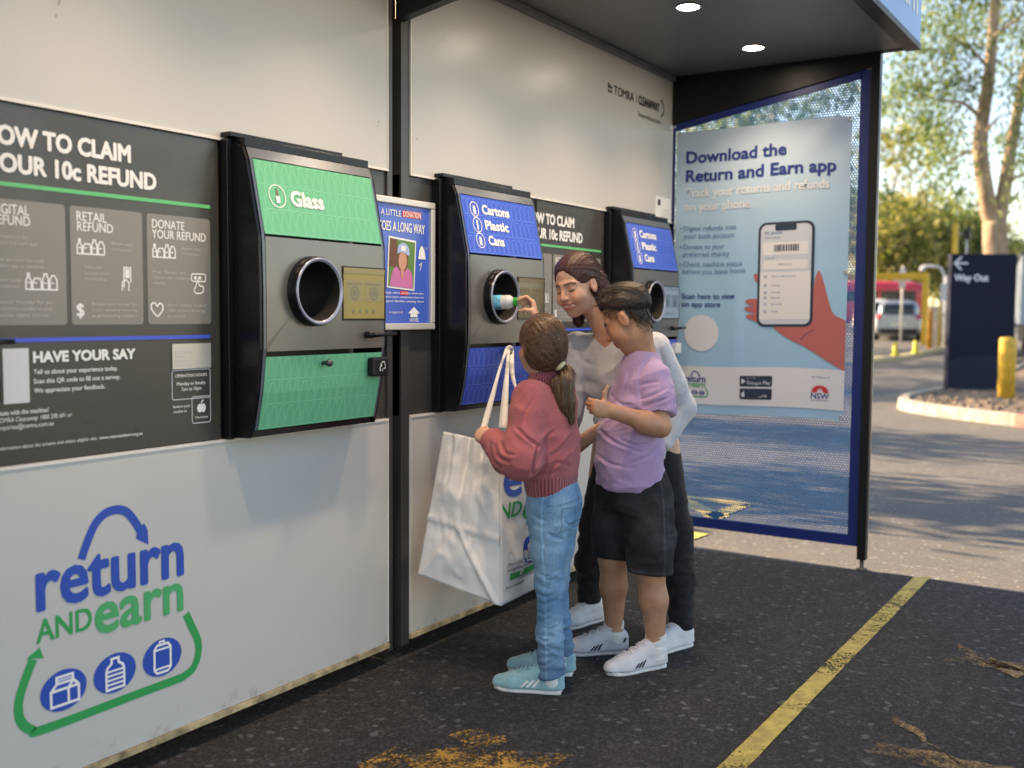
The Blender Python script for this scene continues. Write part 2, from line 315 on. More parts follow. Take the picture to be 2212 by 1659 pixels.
# big logo, wall coordinates
M_lblue=mat('logo_blue',(.018,.075,.42),.4); M_lgreen=mat('logo_green',(.012,.32,.09),.4); M_lgreen2=mat('logo_light_green',(.05,.38,.14),.4)
def smooth(pts,k=6):
    P=[Vector(p) for p in pts]; out=[]
    for i in range(len(P)-1):
        a,b,c,d=P[max(i-1,0)],P[i],P[i+1],P[min(i+2,len(P)-1)]
        for j in range(k):
            t=j/k; out.append(.5*((2*b)+(c-a)*t+(2*a-5*b+4*c-d)*t*t+(3*b-a-3*c+d)*t**3))
    return [tuple(p) for p in out+[P[-1]]]
def logo(g,M,W=None):
    """return-and-earn logo; M maps design (x,y) in wall metres -> surface u,v handled by g.fn"""
    lb,lg,lg2,wh=M
    g.mat(lb); arc=smooth([(1.785,.690),(1.805,.735),(1.830,.780),(1.862,.806),(1.900,.813),(1.935,.802),(1.962,.772),(1.985,.735)]); g.stroke(arc,.026)
    g.poly([(1.968,.716),(2.010,.735),(2.012,.690)]); g.poly([(2.010,.735),(1.968,.716),(1.975,.745),(1.998,.757)])
    g.text('return',1.650,.576,.146,.487,.017)
    g.mat(lg); g.text('AND',1.644,.486,.062,.170,.014)
    g.mat(lg2); g.text('earn',1.828,.464,.124,.306,.016)
    g.mat(lg); g.stroke(smooth([(2.148,.446),(2.172,.395),(2.194,.345),(2.192,.300),(2.170,.264),(2.128,.249)])+smooth([(1.95,.247),(1.665,.243),(1.622,.254),(1.592,.290),(1.588,.340),(1.606,.392),(1.632,.445)]),.026)
    g.poly([(1.652,.474),(1.612,.452),(1.664,.440)])
    for cx,cz,ry in ((1.722,.337,.058*.9),(1.888,.318+.0,.052),(2.056,.319,.052)): pass
    for cx,cz in ((1.722,.334),(1.888,.334),(2.056,.334)): g.mat(lb); g.disc(cx,cz,.072,32,.058)
    g.lift+=.0008; g.mat(wh)
    def S(pts,cx,close=False,w=.0075): g.stroke([(cx+x,.334+y) for x,y in pts],w,close)
    S([(-.040,-.040),(-.040,.004),(-.022,.022),(.030,.022),(.046,.004),(.046,-.040)],1.722,True); S([(-.022,.022),(-.022,.040),(.028,.040),(.028,.022)],1.722); S([(.014,-.040),(.014,.004),(.030,.022)],1.722); S([(-.040,.004),(.046,.004)],1.722); S([(-.018,.031),(.026,.031)],1.722,False,.004)
    S([(-.030,-.045),(-.030,.008),(-.026,.020),(-.012,.030),(-.012,.044),(.012,.044),(.012,.030),(.026,.020),(.030,.008),(.030,-.045)],1.888,True)
    for y in (.008,-.005,-.018,-.031): S([(-.030,y),(.030,y)],1.888,False,.006)
    S([(-.030,-.035),(-.030,.028),(-.020,.040),(.020,.040),(.030,.028),(.030,-.035),(.020,-.046),(-.020,-.046)],2.056,True); S([(-.030,.026),(.030,.026)],2.056,False,.006); S([(-.030,-.033),(.030,-.033)],2.056,False,.006); S([(-.012,.040),(-.010,.050),(.006,.050),(.008,.040)],2.056,False,.006)
    g.lift-=.0008
mb=MB(); logo(wallG(mb,0),(M_lblue,M_lgreen,M_lgreen2,M_white)); P1(mb,'logo')

# canopy
t=thing('canopy','dark canopy over the kiosk with grey soffit and light blue fascia','canopy',(3.195,0,2.775))
def PC(mb,nm,m=None,bevel=0):
    o=mb.build(nm,t,m,bevel=bevel); o.location=-Vector(t.location); return o
t_can=t
CX0=-1.6
PC(MB().box(CX0,5.79,-1.345,-.002,2.776,2.86),'soffit',M_soffit)
M_fascia=mat('light_blue_fascia',(.22,.40,.72),.35,var=.05,vscale=3)
PC(MB().box(CX0,5.795,-1.372,-1.347,2.80,3.30),'fascia',M_fascia,.002)
PC(MB().box(CX0,5.797,-1.376,-1.300,2.768,2.799),'front_lip',M_black,.002)
mb=MB().mat(M_white); g=G(mb,lambda u,v,l:(u,-1.372-l,v)); g.text('return and earn',4.0,2.93,.21,1.7,.02); g.text('OU',5.44,2.925,.15,.24,.02) if False else None
PC(mb,'lettering')
PC(MB().box(5.745,5.792,-1.298,-.006,2.772,2.86),'end_rail',M_black,.002)
def fin(x0,x1,nm): PC(MB().prism([(x0,-.006,2.500),(x0,-1.16,2.700),(x0,-1.16,2.774),(x0,-.006,2.774)],(0,0,0),(x1-x0,0,0)),nm,M_black,.003)
fin(3.172,3.222,'bracket'); fin(5.750,5.790,'bracket')  # right fin: blue panel top, its shadow put into the black colour
PC(MB().box(CX0,3.165,-.030,-.004,2.745,2.774),'ceiling_trim',M_soffit,.002); PC(MB().box(3.23,5.74,-.030,-.004,2.745,2.774),'ceiling_trim',M_soffit,.002)
M_lamp=emis('lamp_glow',(1.0,.93,.80),26); M_lampring=mat('lamp_ring',(.7,.7,.68),.3)
for i,(x,lab) in enumerate(((5.33,'round lit downlight in the grey soffit nearer the perforated screen'),(4.48,'round lit downlight in the grey soffit at the top edge of the photo'),(3.62,'round lit downlight in the grey soffit right beside the black bracket'),(2.70,'round lit downlight in the soffit left of the black bracket, above the green machine'),(1.80,'round lit downlight in the soffit above the left instruction sign'))):
    t=thing('downlight',lab,'ceiling light',(x,-.64,2.776),group='downlights in the canopy soffit')
    MB().lathe([(.052,.0),(.062,-.004),(.058,-.007),(.050,-.005)],n=32,cap=(False,False)).build('rim',t,M_lampring)
    MB().lathe([(.051,-.004),(.02,-.0055)],n=32).build('diffuser',t,M_lamp)
    l=bpy.data.lights.new('downlight_beam','SPOT'); l.energy=14 if x>5 else 16; l.color=(1,.78,.52); l.spot_size=R(120); l.spot_blend=.8; l.shadow_soft_size=.05
    o=bpy.data.objects.new('downlight_beam',l); COL.objects.link(o); o.parent=t; o.location=(0,0,-.02)

# perforated end screen
M_perf=mat('blue_perforated_steel',(.05,.23,.56),.42,var=.08,vscale=5); M_bord=mat('blue_steel_border',(.006,.022,.16),.38)
t=thing('perforated_screen','dark blue perforated end screen with black post at the kiosk end','screen',(5.766,-.58,.06))
def PS(mb,nm,m=None,bevel=0):
    o=mb.build(nm,t,m,bevel=bevel); o.location=-Vector(t.location); return o
p=.0150; rh=p/math.sqrt(3); hr=.0059; mb=MB(); vs=[];fs=[]
top=lambda y: 2.468-y*.174
r=0; z=.185
hexo=[(rh*math.cos(R(90+60*i)),rh*math.sin(R(90+60*i))) for i in range(6)]; hexi=[(hr*math.cos(R(90+60*i)),hr*math.sin(R(90+60*i))) for i in range(6)]
while z<2.67:
    y=-.022-(p/2 if r%2 else 0)
    while y>-1.080:
        if z<top(y)-.004:
            b=len(vs); vs+=[(5.766,y+a,z+c) for a,c in hexo]+[(5.766,y+a,z+c) for a,c in hexi]
            fs+=[(b+i,b+(i+1)%6,b+6+(i+1)%6,b+6+i) for i in range(6)]
        y-=p
    r+=1; z+=rh*1.5
mb.add(vs,fs); PS(mb,'perforated_sheet',M_perf)
mb=MB(); 
mb.box(5.763,5.770,-1.135,-.012,.128,.188); mb.box(5.763,5.770,-1.135,-1.082,.188,2.69); mb.box(5.763,5.770,-.020,-.008,.188,2.48)
mb.prism([(5.763,-.02,2.462),(5.763,-1.09,2.648),(5.763,-1.09,2.70),(5.763,-.02,2.51)],(0,0,0),(.007,0,0))
PS(mb,'border',M_bord)
PS(MB().box(5.745,5.79,-1.186,-1.138,.06,2.775),'post',M_black,.003)
PS(MB().box(5.791,5.797,-1.186,-1.138,.08,2.775),'post_edge',mat('pale_grey_metal',(.55,.55,.55),.35,metal=.6),.001)  # pale grey strip down the far side of the post
PS(MB().lathe([(.028,.004),(.030,.012),(.012,.014),(.012,.062)],(5.767,-1.162,0),n=16),'foot',mat('galvanised_foot',(.12,.11,.10),.5,metal=.5))

# app banner
BX=5.742
def bw(u,v):   # u along -y from .036 to 1.05, v height ; ripple toward the viewer
    e=math.sin(u*9+v*2)*.004+mnoise.noise((u*3,v*2.2,3))*.010
    d=min(abs(u-.036),abs(1.05-u)); k=min(1,d/.25)*.8+.2
    sag=.012*math.exp(-((u-.1)/.12)**2)*math.exp(-((v-1.55)/.35)**2)
    ten=.006*math.sin(22*((1.05-u)-(2.45-v)))*math.exp(-((1.05-u)**2+(2.45-v)**2)/.06)
    cl=lambda t: max(0.,min(1.,t)); win=cl((u-.42)/.06)*cl((v-1.02)/.06)*cl((2.0-v)/.08)
    return (e*k+sag)*(1-win)+ten*(1-win)
def bedge(u,v):    # slight sag of the outline
    return v-.006*math.sin(u*6)*(1 if v>1.6 else 1)
bfn=lambda u,v,l:(BX-bw(u,v)-l, -u, bedge(u,v))
M_ban=mat('banner_blue',(.30,.52,.72),.5,var=.04,vscale=2,spec=.25); M_bwhite=mat('banner_white',(.66,.67,.72),.45); M_bnavy=mat('banner_navy',(.012,.035,.22),.45); M_bpale=mat('banner_pale_text',(.62,.66,.72),.5)
M_bteal=mat('banner_teal_text',(.10,.23,.42),.5); M_bhand=mat('banner_hand',(.48,.135,.125),.45); M_bhand2=mat('banner_nail',(.42,.16,.16),.45); M_bphone=mat('banner_phone',(.022,.04,.075),.4); M_bscr=mat('banner_phone_screen',(.55,.60,.68),.4); M_bscr2=mat('banner_phone_card',(.72,.72,.74),.4); M_bred=mat('banner_red',(.60,.03,.04),.45)
M_bgrad=mat('banner_grey_blue',(.42,.50,.62),.42)
t=thing('banner','light blue vinyl banner with phone in hand print on the perforated screen','banner',(BX,-.54,.81))
def PB(mb,nm,m=None):
    o=mb.build(nm,t,m); o.location=-Vector(t.location); return o
mb=MB(); mb.smooth=True; g=G(mb,bfn); g.lift=0; g.mat(M_ban); g.rect(.038,.812,1.048,2.452,90,130)
# soft tint in the sheet itself: grey at the top to clear blue, a printed fade
N,L=nodes(M_ban); b=N['Principled BSDF']; tc=N.new('ShaderNodeTexCoord'); sx=N.new('ShaderNodeSeparateXYZ'); L.new(tc.outputs['Object'],sx.inputs[0])
rp=N.new('ShaderNodeValToRGB'); mr=N.new('ShaderNodeMapRange'); mr.inputs[1].default_value=.8; mr.inputs[2].default_value=2.46; L.new(sx.outputs[2],mr.inputs[0]); L.new(mr.outputs[0],rp.inputs[0])
rp.color_ramp.elements[0].position=0; rp.color_ramp.elements[0].color=(.30,.50,.70,1); rp.color_ramp.elements[1].position=1; rp.color_ramp.elements[1].color=(.40,.50,.63,1)
el=rp.color_ramp.elements.new(.45); el.color=(.32,.55,.76,1); L.new(rp.outputs[0],b.inputs['Base Color'])
PB(mb,'sheet')
mb=MB(); mb.smooth=True; g=G(mb,bfn); g.lift=.0032
g.mat(M_bwhite); g.rect(.055,.868,1.047,1.090,24,4); g.disc(.215,1.285,.106); 
g.mat(M_bnavy); g.text('Download the',.104,2.272,.064,.588,.022); g.text('Return and Earn app',.104,2.165,.064,.866,.022)
g.mat(M_bpale); g.text('Track your returns and refunds',.100,2.075,.050,.836,.016); g.text('on your phone.',.098,1.995,.050,.41,.016)
g.mat(M_bteal)
for i,(a,wd) in enumerate((('Digital refunds into',.32),('your bank account',.31),('Donate to your',.25),('preferred charity',.28),('Check machine status',.36),('before you leave home',.378))):
    v=(1.880,1.836,1.774,1.730,1.672,1.630)[i]; g.text(a,.096,v,.028,wd,.006)
    if i%2==0: g.disc(.078,v+.012,.006,8)
g.mat(M_bnavy); g.text('Scan here to view',.094,1.484,.031,.322,.016); g.text('on app store',.094,1.438,.031,.232,.016)
# hand behind the phone
g.mat(M_bhand); pts=smooth([(.60,1.36),(.70,1.27),(.84,1.20),(.96,1.13),(1.046,1.085)])+[(1.046,1.36)]+smooth([(1.01,1.375),(.975,1.40),(.945,1.48),(.920,1.57),(.896,1.625),(.878,1.60),(.866,1.53),(.850,1.46)])
g.poly(pts[::-1]); 
for a in (((.56,1.62),(.525,1.615),(.535,1.58),(.565,1.555)),((.57,1.475),(.50,1.478),(.478,1.463),(.50,1.447),(.57,1.425)),((.57,1.43),(.495,1.437),(.473,1.424),(.495,1.408),(.57,1.385)),((.57,1.39),(.50,1.392),(.486,1.375),(.52,1.358),(.58,1.335))): g.poly(smooth(list(a)))
g.lift+=.0008; g.mat(M_bhand2); g.poly(smooth([(.505,1.472),(.478,1.463),(.505,1.453)])); g.poly(smooth([(.50,1.431),(.474,1.424),(.50,1.413)])); g.poly(smooth([(.893,1.62),(.884,1.605),(.893,1.595),(.903,1.603)]))
g.mat(M_bnavy); g.stroke(smooth([(.80,1.245),(.84,1.285),(.875,1.30)]),.003)
g.mat(M_bphone); g.rrect(.548,1.318,.866,1.902,.045)
g.lift+=.0008; g.mat(M_bscr); g.rrect(.562,1.333,.850,1.888,.034)
g.lift+=.0008; g.mat(M_bphone); g.rrect(.643,1.852,.766,1.889,.012)
g.mat(M_bscr2); g.rect(.575,1.720,.833,1.790); g.rrect(.575,1.640,.833,1.690,.015); g.rect(.562,1.36,.85,1.625)
g.lift+=.0008; g.mat(M_bphone); rr=random.Random(3); u=.640
while u<.776:
    wd=rr.choice((.003,.005,.008)); g.rect(u,1.738,u+wd,1.775); u+=wd+rr.choice((.003,.005))
g.mat(M_bteal); g.text('Hi Jamie',.585,1.835,.018,.10,.01); g.text('Balance $0.00',.585,1.812,.010,.09); g.text('Transfer',.59,1.70,.010,.06); g.text('Add money',.66,1.660,.012,.08)
for i,v in enumerate((1.595,1.545,1.505,1.475,1.44,1.40)): g.ringc(.595,v+.005,.007,.003,10); g.text(('Find a return point','Activity','Account','Payout','Security','Help')[i],.63,v,.011,(.14,.05,.05,.05,.06,.04)[i])
g.lift=.0042
# footer marks
lm=(M_bnavy,M_lgreen,M_lgreen2,M_bwhite)
fn0=g.fn; g.fn=lambda u,v,l: fn0(.182+(u-1.89)*.262, .975+(v-.49)*.262, l); logo(g,lm); g.fn=fn0
for k,v0 in enumerate((.979,.906)):
    g.mat(M_bphone); g.rrect(.455,v0,.647,v0+.062,.007); g.lift+=.0008; g.mat(M_bwhite)
    g.text(('GET IT ON','Download on the')[k],.498,v0+.042,.009,(.05,.085)[k]); g.text(('Google Play','App Store')[k],.498,v0+.013,.020,(.14,.118)[k],.008)
    if k==0: g.poly([(.466,v0+.014),(.492,v0+.031),(.466,v0+.048)])
    else: g.disc(.478,v0+.027,.013,16,.014); g.disc(.482,v0+.045,.004,8)
    g.lift-=.0008
g.mat(M_bnavy); g.text('NSW',.868,.925,.031,.098,.014); g.text('GOVERNMENT',.868,.912,.007,.098); g.text('An initiative of',.868,1.040,.009,.10); g.mat(M_bred)
for i in range(9):
    a=R(180-22.5*i); c=(.917,.965); d=(math.cos(a),math.sin(a)*.8); q=(-d[1]*.009,d[0]*.009)
    g.poly([(c[0]+d[0]*.012,c[1]+abs(d[1])*.012),(c[0]+d[0]*.034+q[0],c[1]+d[1]*.034+q[1]),(c[0]+d[0]*.052,c[1]+d[1]*.05),(c[0]+d[0]*.034-q[0],c[1]+d[1]*.034-q[1])])
PB(mb,'print')
M_eye=mat('steel_eyelet',(.55,.56,.57),.3,metal=.8)
for u,v in ((.050,2.435),(1.036,2.435),(.052,.83),(1.036,.83),(1.036,1.62),(.052,1.62)):
    x,y,z=bfn(u,v,.001); PB(MB().lathe([(.006,0),(.007,.003),(.012,.003),(.013,0)],(x,y,z),(-1,0,0),14,(False,False)),'eyelet',M_eye)
# ------------------------------------------------------------------ deposit machines
M_face=mat('brushed_grey_steel',(.20,.195,.185),.30,metal=.55,stretch=(1,1,1),rvar=.04,vscale=3)
M_bezel=mat('grey_bezel',(.13,.15,.18),.3,metal=.4)
M_mgreen=mat('machine_green',(.115,.45,.25),.33,spec=.5); M_mgreen2=mat('machine_green_pattern',(.21,.58,.37),.33); M_mblue=mat('machine_blue',(.035,.10,.58),.33); M_mblue2=mat('machine_blue_pattern',(.13,.23,.80),.33)
M_rim=mat('hole_rim',(.30,.33,.42),.28,metal=.3); M_hole=mat('hole_black',(.004,.004,.004),.7)
M_glass1=mat('screen_glass',(.05,.045,.02),.12,spec=.8)
PR=[(2.0,-.075),(1.905,-.079),(1.868,-.095),(1.625,-.147),(1.45,-.151),(1.268,-.150),(1.247,-.146),(1.13,-.132),(1.008,-.106),(.9,-.09)]
def py(z):
    for (a,ya),(b,yb) in zip(PR,PR[1:]):
        if b<=z<=a: return yb+(ya-yb)*(z-b)/(a-b)
    return PR[-1][1]
def bottle_glyph(k):
    if k==0: P=[(-.010,0),(-.010,.020),(-.004,.034),(-.004,.046),(.004,.046),(.004,.034),(.010,.020),(.010,0)]
    elif k==1: P=[(-.011,0),(-.011,.030),(-.006,.036),(-.006,.044),(.006,.044),(.006,.036),(.011,.030),(.011,0)]
    elif k==2: P=[(-.011,0),(-.011,.028),(-.004,.042),(.006,.042),(.011,.028),(.011,0)]
    else: P=[(-.009,0),(-.010,.004),(-.010,.036),(-.007,.042),(.007,.042),(.010,.036),(.010,.004),(.009,0)]
    return P
def machine(x0,kind,label,scr,seed):
    t=thing('deposit_machine',label,'deposit machine',(x0,0,.97),group='container deposit machines along the kiosk wall'); off=Vector((0,0,-.97)); W=.615
    def P(mb,nm,m=None,par=None,bevel=0):
        o=mb.build(nm,par or t,m,bevel=bevel); 
        if par is None: o.location=off
        return o
    prof=[(0,1.935)]+[(py(z)+.004,z) for z in (1.905,1.868,1.75,1.625,1.45,1.268,1.247,1.19,1.13,1.07,1.008)]+[(-.095,.985),(0,.98)]
    mb=MB()
    for a,b in ((0,.012),(W-.012,W)): mb.prism([(a,y,z) for y,z in prof],(0,0,0),(b-a,0,0))
    mb.box(.012,W-.012,-.076,0,1.906,1.934); mb.box(.012,W-.012,-.09,0,.985,1.006); mb.box(-.022,-.0005,-.030,.010,.978,1.93)
    mb.box(-.02,.50,-.045,.012,1.9355,1.951)
    P(mb,'housing',M_blackgloss,bevel=.002)
    def G0(mb): return G(mb,lambda u,v,l:(u,py(v)-l,v))
    mb=MB(); g=G0(mb); g.lift=-.0005
    for a,b in ((.0125,.024),(W-.024,W-.0125)): g.mat(M_bezel); g.rect(a,1.008,b,1.905,1,24)
    g.rect(.024,1.872,W-.024,1.905,1,2); P(mb,'bezel',M_bezel)
    c1,c2=(M_mgreen,M_mgreen2) if kind=='glass' else (M_mblue,M_mblue2)
    rr=random.Random(seed)
    def panel(nm,z0,z1):
        mb=MB(); g=G0(mb); g.lift=.001; g.mat(c1); g.rect(.0245,z0,W-.0245,z1,1,10); g.lift=.0016; g.mat(c2)
        z=z0+.004; row=0
        while z<z1-.040:
            x=.046+(.016 if row%2 else 0)
            while x<W-.044:
                P_=bottle_glyph(rr.choice((0,0,1)) if kind=='glass' else rr.choice((1,2,3,3))); hs_=min(1.55,(z1-.004-z)/.047); g.stroke([(x+a*1.4,z+b*hs_) for a,b in P_],.0028 if kind=='glass' else .0034,True); x+=.0365
            z+=.078; row+=1
        return mb,g
    mb,g=panel('upper_panel',1.632,1.868); g.mat(M_white); g.lift=.003
    if kind=='glass':
        g.text('Glass',.165,1.733,.046,.150,.03); g.ringc(.104,1.757,.036,.0035); g.lift+=.001; g.poly([(.097,1.735),(.112,1.735),(.114,1.757),(.095,1.757)]); g.mat(mat('icon_maroon',(.22,.10,.10),.4)); g.poly([(.1005,1.757),(.1085,1.757),(.107,1.782),(.102,1.782)])
    else:
        for i,s in enumerate(('Cartons','Plastic','Cans')):
            v=(1.800,1.736,1.672)[i]; g.text(s,(.165,.170,.176)[i],v,.036,(.205,.175,.115)[i],.032); g.ringc(.108+.004*i,v+.014,.030,.004)
            g.rect(.099+.004*i,v-.006,.117+.004*i,v+.028) if i!=1 else g.rect(.106,v-.006,.118,v+.034)
    P(mb,'upper_panel')
    mb,g=panel('lower_panel',1.010,1.245); P(mb,'lower_panel')
    # middle panel with a round hole
    cx,cz,rad=.230,1.456,.108; n=64; z0,z1=1.262,1.624; mb=MB(); mb.mat(M_face)
    def edge(a):
        d=(math.cos(a),math.sin(a)); k=min([((W-.0245-cx)/d[0]) if d[0]>0 else ((.0245-cx)/d[0]) if d[0]<0 else 9, ((z1-cz)/d[1]) if d[1]>0 else ((z0-cz)/d[1]) if d[1]<0 else 9]); return (cx+d[0]*k,cz+d[1]*k)
    an=sorted([2*math.pi*i/n for i in range(n)]+[math.atan2(zz-cz,xx-cx)%(2*math.pi) for xx in (.0245,W-.0245) for zz in (z0,z1)]); n=len(an)
    ci=[(cx+rad*math.cos(a),-.1515,cz+rad*math.sin(a)) for a in an]; ed=[(e[0],py(e[1])-.001,e[1]) for e in map(edge,an)]
    mb.add(ci+ed,[(i,(i+1)%n,n+(i+1)%n,n+i) for i in range(n)]); P(mb,'face_plate')
    ring=P(MB().lathe([(.109,-.004),(.116,.0),(.114,.030),(.1105,.036)],(cx,-.1505,cz),(0,-1,0),48,(False,False)),'intake_ring',M_blackgloss)
    o=MB().lathe([(.1105,.036),(.109,.040),(.1035,.040),(.098,.034)],(cx,-.1505,cz),(0,-1,0),48,(False,False)).build('rim',ring,M_rim)
    o=MB().lathe([(.098,.034),(.092,.0),(.088,-.135)],(cx,-.1505,cz),(0,-1,0),48,(False,True)).build('chute',ring,M_hole)
    # screen
    mb=MB(); mb.mat(M_blackgloss); mb.box(.376,.606,-.1535,-.1515,1.360,1.546); P(mb,'screen_frame',M_bezel)
    mb=MB(); g=G(mb,lambda u,v,l:(u,-.1535-l,v)); g.mat(scr[0]); g.rect(.380,1.366,.596,1.541); g.lift=.0018
    g.mat(scr[1]); g.rrect(.395,1.425,.480,1.500,.006); g.rrect(.492,1.425,.585,1.500,.006); g.lift=.0024; g.mat(scr[2]); g.ringc(.437,1.455,.021,.006); g.disc(.437,1.455,.012); g.ringc(.538,1.455,.021,.006); g.disc(.538,1.455,.012); g.text('Start return',.398,1.484,.008,.075); g.text('Collect refund',.496,1.484,.008,.08)
    g.mat(scr[1]); g.rect(.380,1.522,.596,1.541); g.mat(scr[2])
    for i in range(4): g.disc(.43+.035*i,1.392,.007,10)
    P(mb,'screen')
    # lever, knob, lock
    mb=MB(); mb.tube([(.498,-.155,1.309),(.498,-.185,1.309)],.012,14); mb.tube([(.500,-.183,1.309),(.56,-.186,1.310),(.628,-.184,1.311)],[.009,.008,.007],12); P(mb,'lever_handle',M_blackgloss)
    mb=MB(); mb.lathe([(.007,0),(.007,.020),(.011,.022),(.013,.030),(.010,.038),(.002,.040)],(.287,py(1.217),1.217),(0,-1,0),18,(False,True)); P(mb,'knob',mat('dark_steel_knob',(.09,.09,.09),.35,metal=.7))
    yl=py(1.195)
    if kind=='cans_far': P(MB().box(.535,.600,yl-.035,yl-.0012,1.165,1.225),'lock_box',mat('white_label_box',(.7,.7,.68),.4),bevel=.006)
    else:
        mb=MB(); mb.box(.515,.602,yl-.034,yl-.0012,1.160,1.228); o=P(mb,'lock_box',M_black,bevel=.008)
        m2=MB().mat(M_white2); g=G(m2,lambda u,v,l:(u,yl-.034-l,v)); rr2=random.Random(2)
        for k in range(9): g.rect(.545+rr2.random()*.035,1.178+rr2.random()*.03,.549+rr2.random()*.035,1.184+rr2.random()*.03)
        m2.build('lock_dial',o)
    return t
sy=(emis('screen_yellow',(.24,.20,.06),.05),emis('screen_tan',(.22,.19,.09),.06),mat('screen_grey_green',(.16,.17,.12),.3))  # yellow and tan carry the glass reflection besides the weak display glow
sk=(mat('screen_dark',(.020,.018,.014),.12,spec=.8),mat('screen_brown',(.075,.05,.02),.15),mat('screen_dim',(.10,.09,.06),.2))
sb=(emis('screen_slate',(.16,.22,.30),.12),mat('screen_slate_card',(.20,.27,.36),.2),mat('screen_slate_ink',(.10,.14,.20),.2))
machine(.858,'cans','blue panelled machine mostly cut off by the left edge of the photo',sk,5)
machine(2.33,'glass','green panelled machine labelled Glass, with round black intake hole',sy,11)
machine(3.45,'cans','blue panelled machine whose hole the girl is putting a bottle into',sk,23)
machine(4.95,'cans_far','blue panelled machine partly hidden behind the boy, beside the banner',sb,31)

# ------------------------------------------------------------------ instruction signs
M_sign=mat('sign_charcoal',(.052,.050,.046),.28,var=.12,vscale=3,rvar=.05,spec=.55); M_card=mat('sign_card_grey',(.215,.205,.19),.30,spec=.5); M_tile=mat('blank_tile',(.62,.62,.66),.4); M_plate=mat('silver_plate',(.55,.53,.49),.3,metal=.4)
def icons4(g,u,v,s):   # bottle, carton, can, jug outlines in a row
    for k,P in enumerate(([(0,0),(0,.55),(.12,.75),(.12,1),(.24,1),(.24,.75),(.36,.55),(.36,0)],[(0,0),(0,.45),(.15,.7),(.5,.7),(.6,.45),(.6,0)],[(0,0),(0,.7),(.1,.85),(.1,1),(.3,1),(.3,.85),(.4,.7),(.4,0)],[(0,0),(0,.6),(.15,.9),(.35,.9),(.5,.6),(.5,0)])):
        o=(0,.46,1.16,1.66)[k]; g.stroke([(u+(o+a)*s,v+b*s) for a,b in P],.0042,True)
        g.stroke([(u+(o+.08)*s,v+.42*s),(u+(o+.3)*s,v+.42*s)],.0035)
def sign(dx,label,x0=1.525,x1=2.30):
    t=thing('instruction_sign',label,'sign',(x0+dx,0,.985),group='how to claim refund signs'); off=-Vector(t.location)
    def P(mb,nm,m=None,bevel=0):
        o=mb.build(nm,t,m,bevel=bevel); o.location=off; return o
    P(MB().box(x0+dx,x1+dx,.004,.0135,.982,1.921),'board',M_sign)
    mb=MB(); g=wallG(mb,.004,dx); g.mat(M_card)
    for a,b in ((1.535,1.760),(1.774,2.011),(2.027,2.266)): g.rrect(a,1.348,b,1.675,.010)
    P(mb,'card')
    mb=MB(); g=wallG(mb,.004,dx); g.lift=.002; g.mat(M_white)
    g.text('HOW TO CLAIM',1.530,1.816,.046,.443,.030); g.text('YOUR 10c REFUND',1.536,1.746,.045,.525,.030)
    g.mat(M_green); g.rect(1.525,1.708,2.267,1.719); g.mat(M_bluep); g.rect(1.535,1.303,2.261,1.314); g.mat(M_white)
    g.text('DONATE',2.046,1.634,.025,.119,.01); g.text('YOUR REFUND',2.045,1.604,.025,.202,.01)
    g.text('RETAIL',1.795,1.636,.025,.096,.01); g.text('REFUND',1.796,1.608,.025,.115,.01)
    g.text('DIGITAL',1.548,1.637,.025,.106,.01); g.text('REFUND',1.548,1.609,.025,.108,.01)
    icons4(g,1.795,1.545,.040); icons4(g,2.047,1.548,.038); icons4(g,1.640,1.443,.042)
    g.stroke([(1.945,1.455),(1.945,1.512),(1.968,1.512),(1.968,1.470)],.004); g.rect(1.949,1.482,1.964,1.508); g.stroke([(1.938,1.445),(1.940,1.470),(1.952,1.478),(1.962,1.468),(1.960,1.445)],.004)
    g.stroke(g.rr(2.190,1.480,2.245,1.503,.006),.004,True); g.disc(2.205,1.491,.006,10); g.disc(2.222,1.491,.006,10); g.stroke(smooth([(2.198,1.452),(2.206,1.464),(2.214,1.485),(2.220,1.468),(2.236,1.463),(2.232,1.446),(2.208,1.443),(2.198,1.452)],3),.004)
    g.text('$',1.790,1.372,.034,.022,.02); g.stroke(smooth([(2.060,1.370),(2.040,1.392),(2.040,1.408),(2.052,1.411),(2.060,1.402),(2.070,1.411),(2.080,1.404),(2.078,1.388),(2.060,1.370)],4),.005)
    g.text('HAVE YOUR SAY',1.657,1.249,.027,.320,.036)
    for i,(s,wd) in enumerate((('Tell us about your experience today.',.262),('Scan this QR code to fill out a survey.',.270),('We appreciate your feedback.',.219))): g.text(s,1.656,1.2165-.025*i,.0125,wd,.012)
    g.text('Issues with the machine?',1.548,1.113,.012,.150,.010); g.text('TOMRA Cleanaway: 1800 290 691 or',1.548,1.094,.012,.220,.0); g.text('enquiries@tomra.com.au',1.548,1.075,.012,.163,.0)
    g.text("For information about the scheme and what's eligible visit:",1.53,1.022,.009,.316); g.text('www.returnandearn.org.au',1.853,1.022,.009,.146,.01)
    g.mat(M_tile); g.rect(1.570,1.142,1.643,1.287)
    g.stroke(g.rr(2.110,1.117,2.258,1.207,.008),.0025,True); g.stroke(g.rr(2.185,1.039,2.258,1.122,.008),.0025,True)
    g.mat(M_white); g.text('OPERATING HOURS',2.184,1.185,.009,.122,.006,'c'); g.text('Monday to Sunday',2.184,1.160,.0105,.112,.006,'c'); g.text('7am to 10pm',2.184,1.143,.0105,.078,.006,'c')
    g.text('Redeem your',2.112,1.092,.008,.066,.004); g.text('voucher at',2.112,1.077,.008,.052,.004)
    g.disc(2.215,1.085,.010,12,.014); g.disc(2.229,1.085,.010,12,.014); g.stroke(smooth([(2.222,1.098),(2.224,1.106),(2.231,1.109)]),.004); g.text('Woolworths',2.222,1.053,.007,.05,.004,'c')
    g.mat(M_white2)
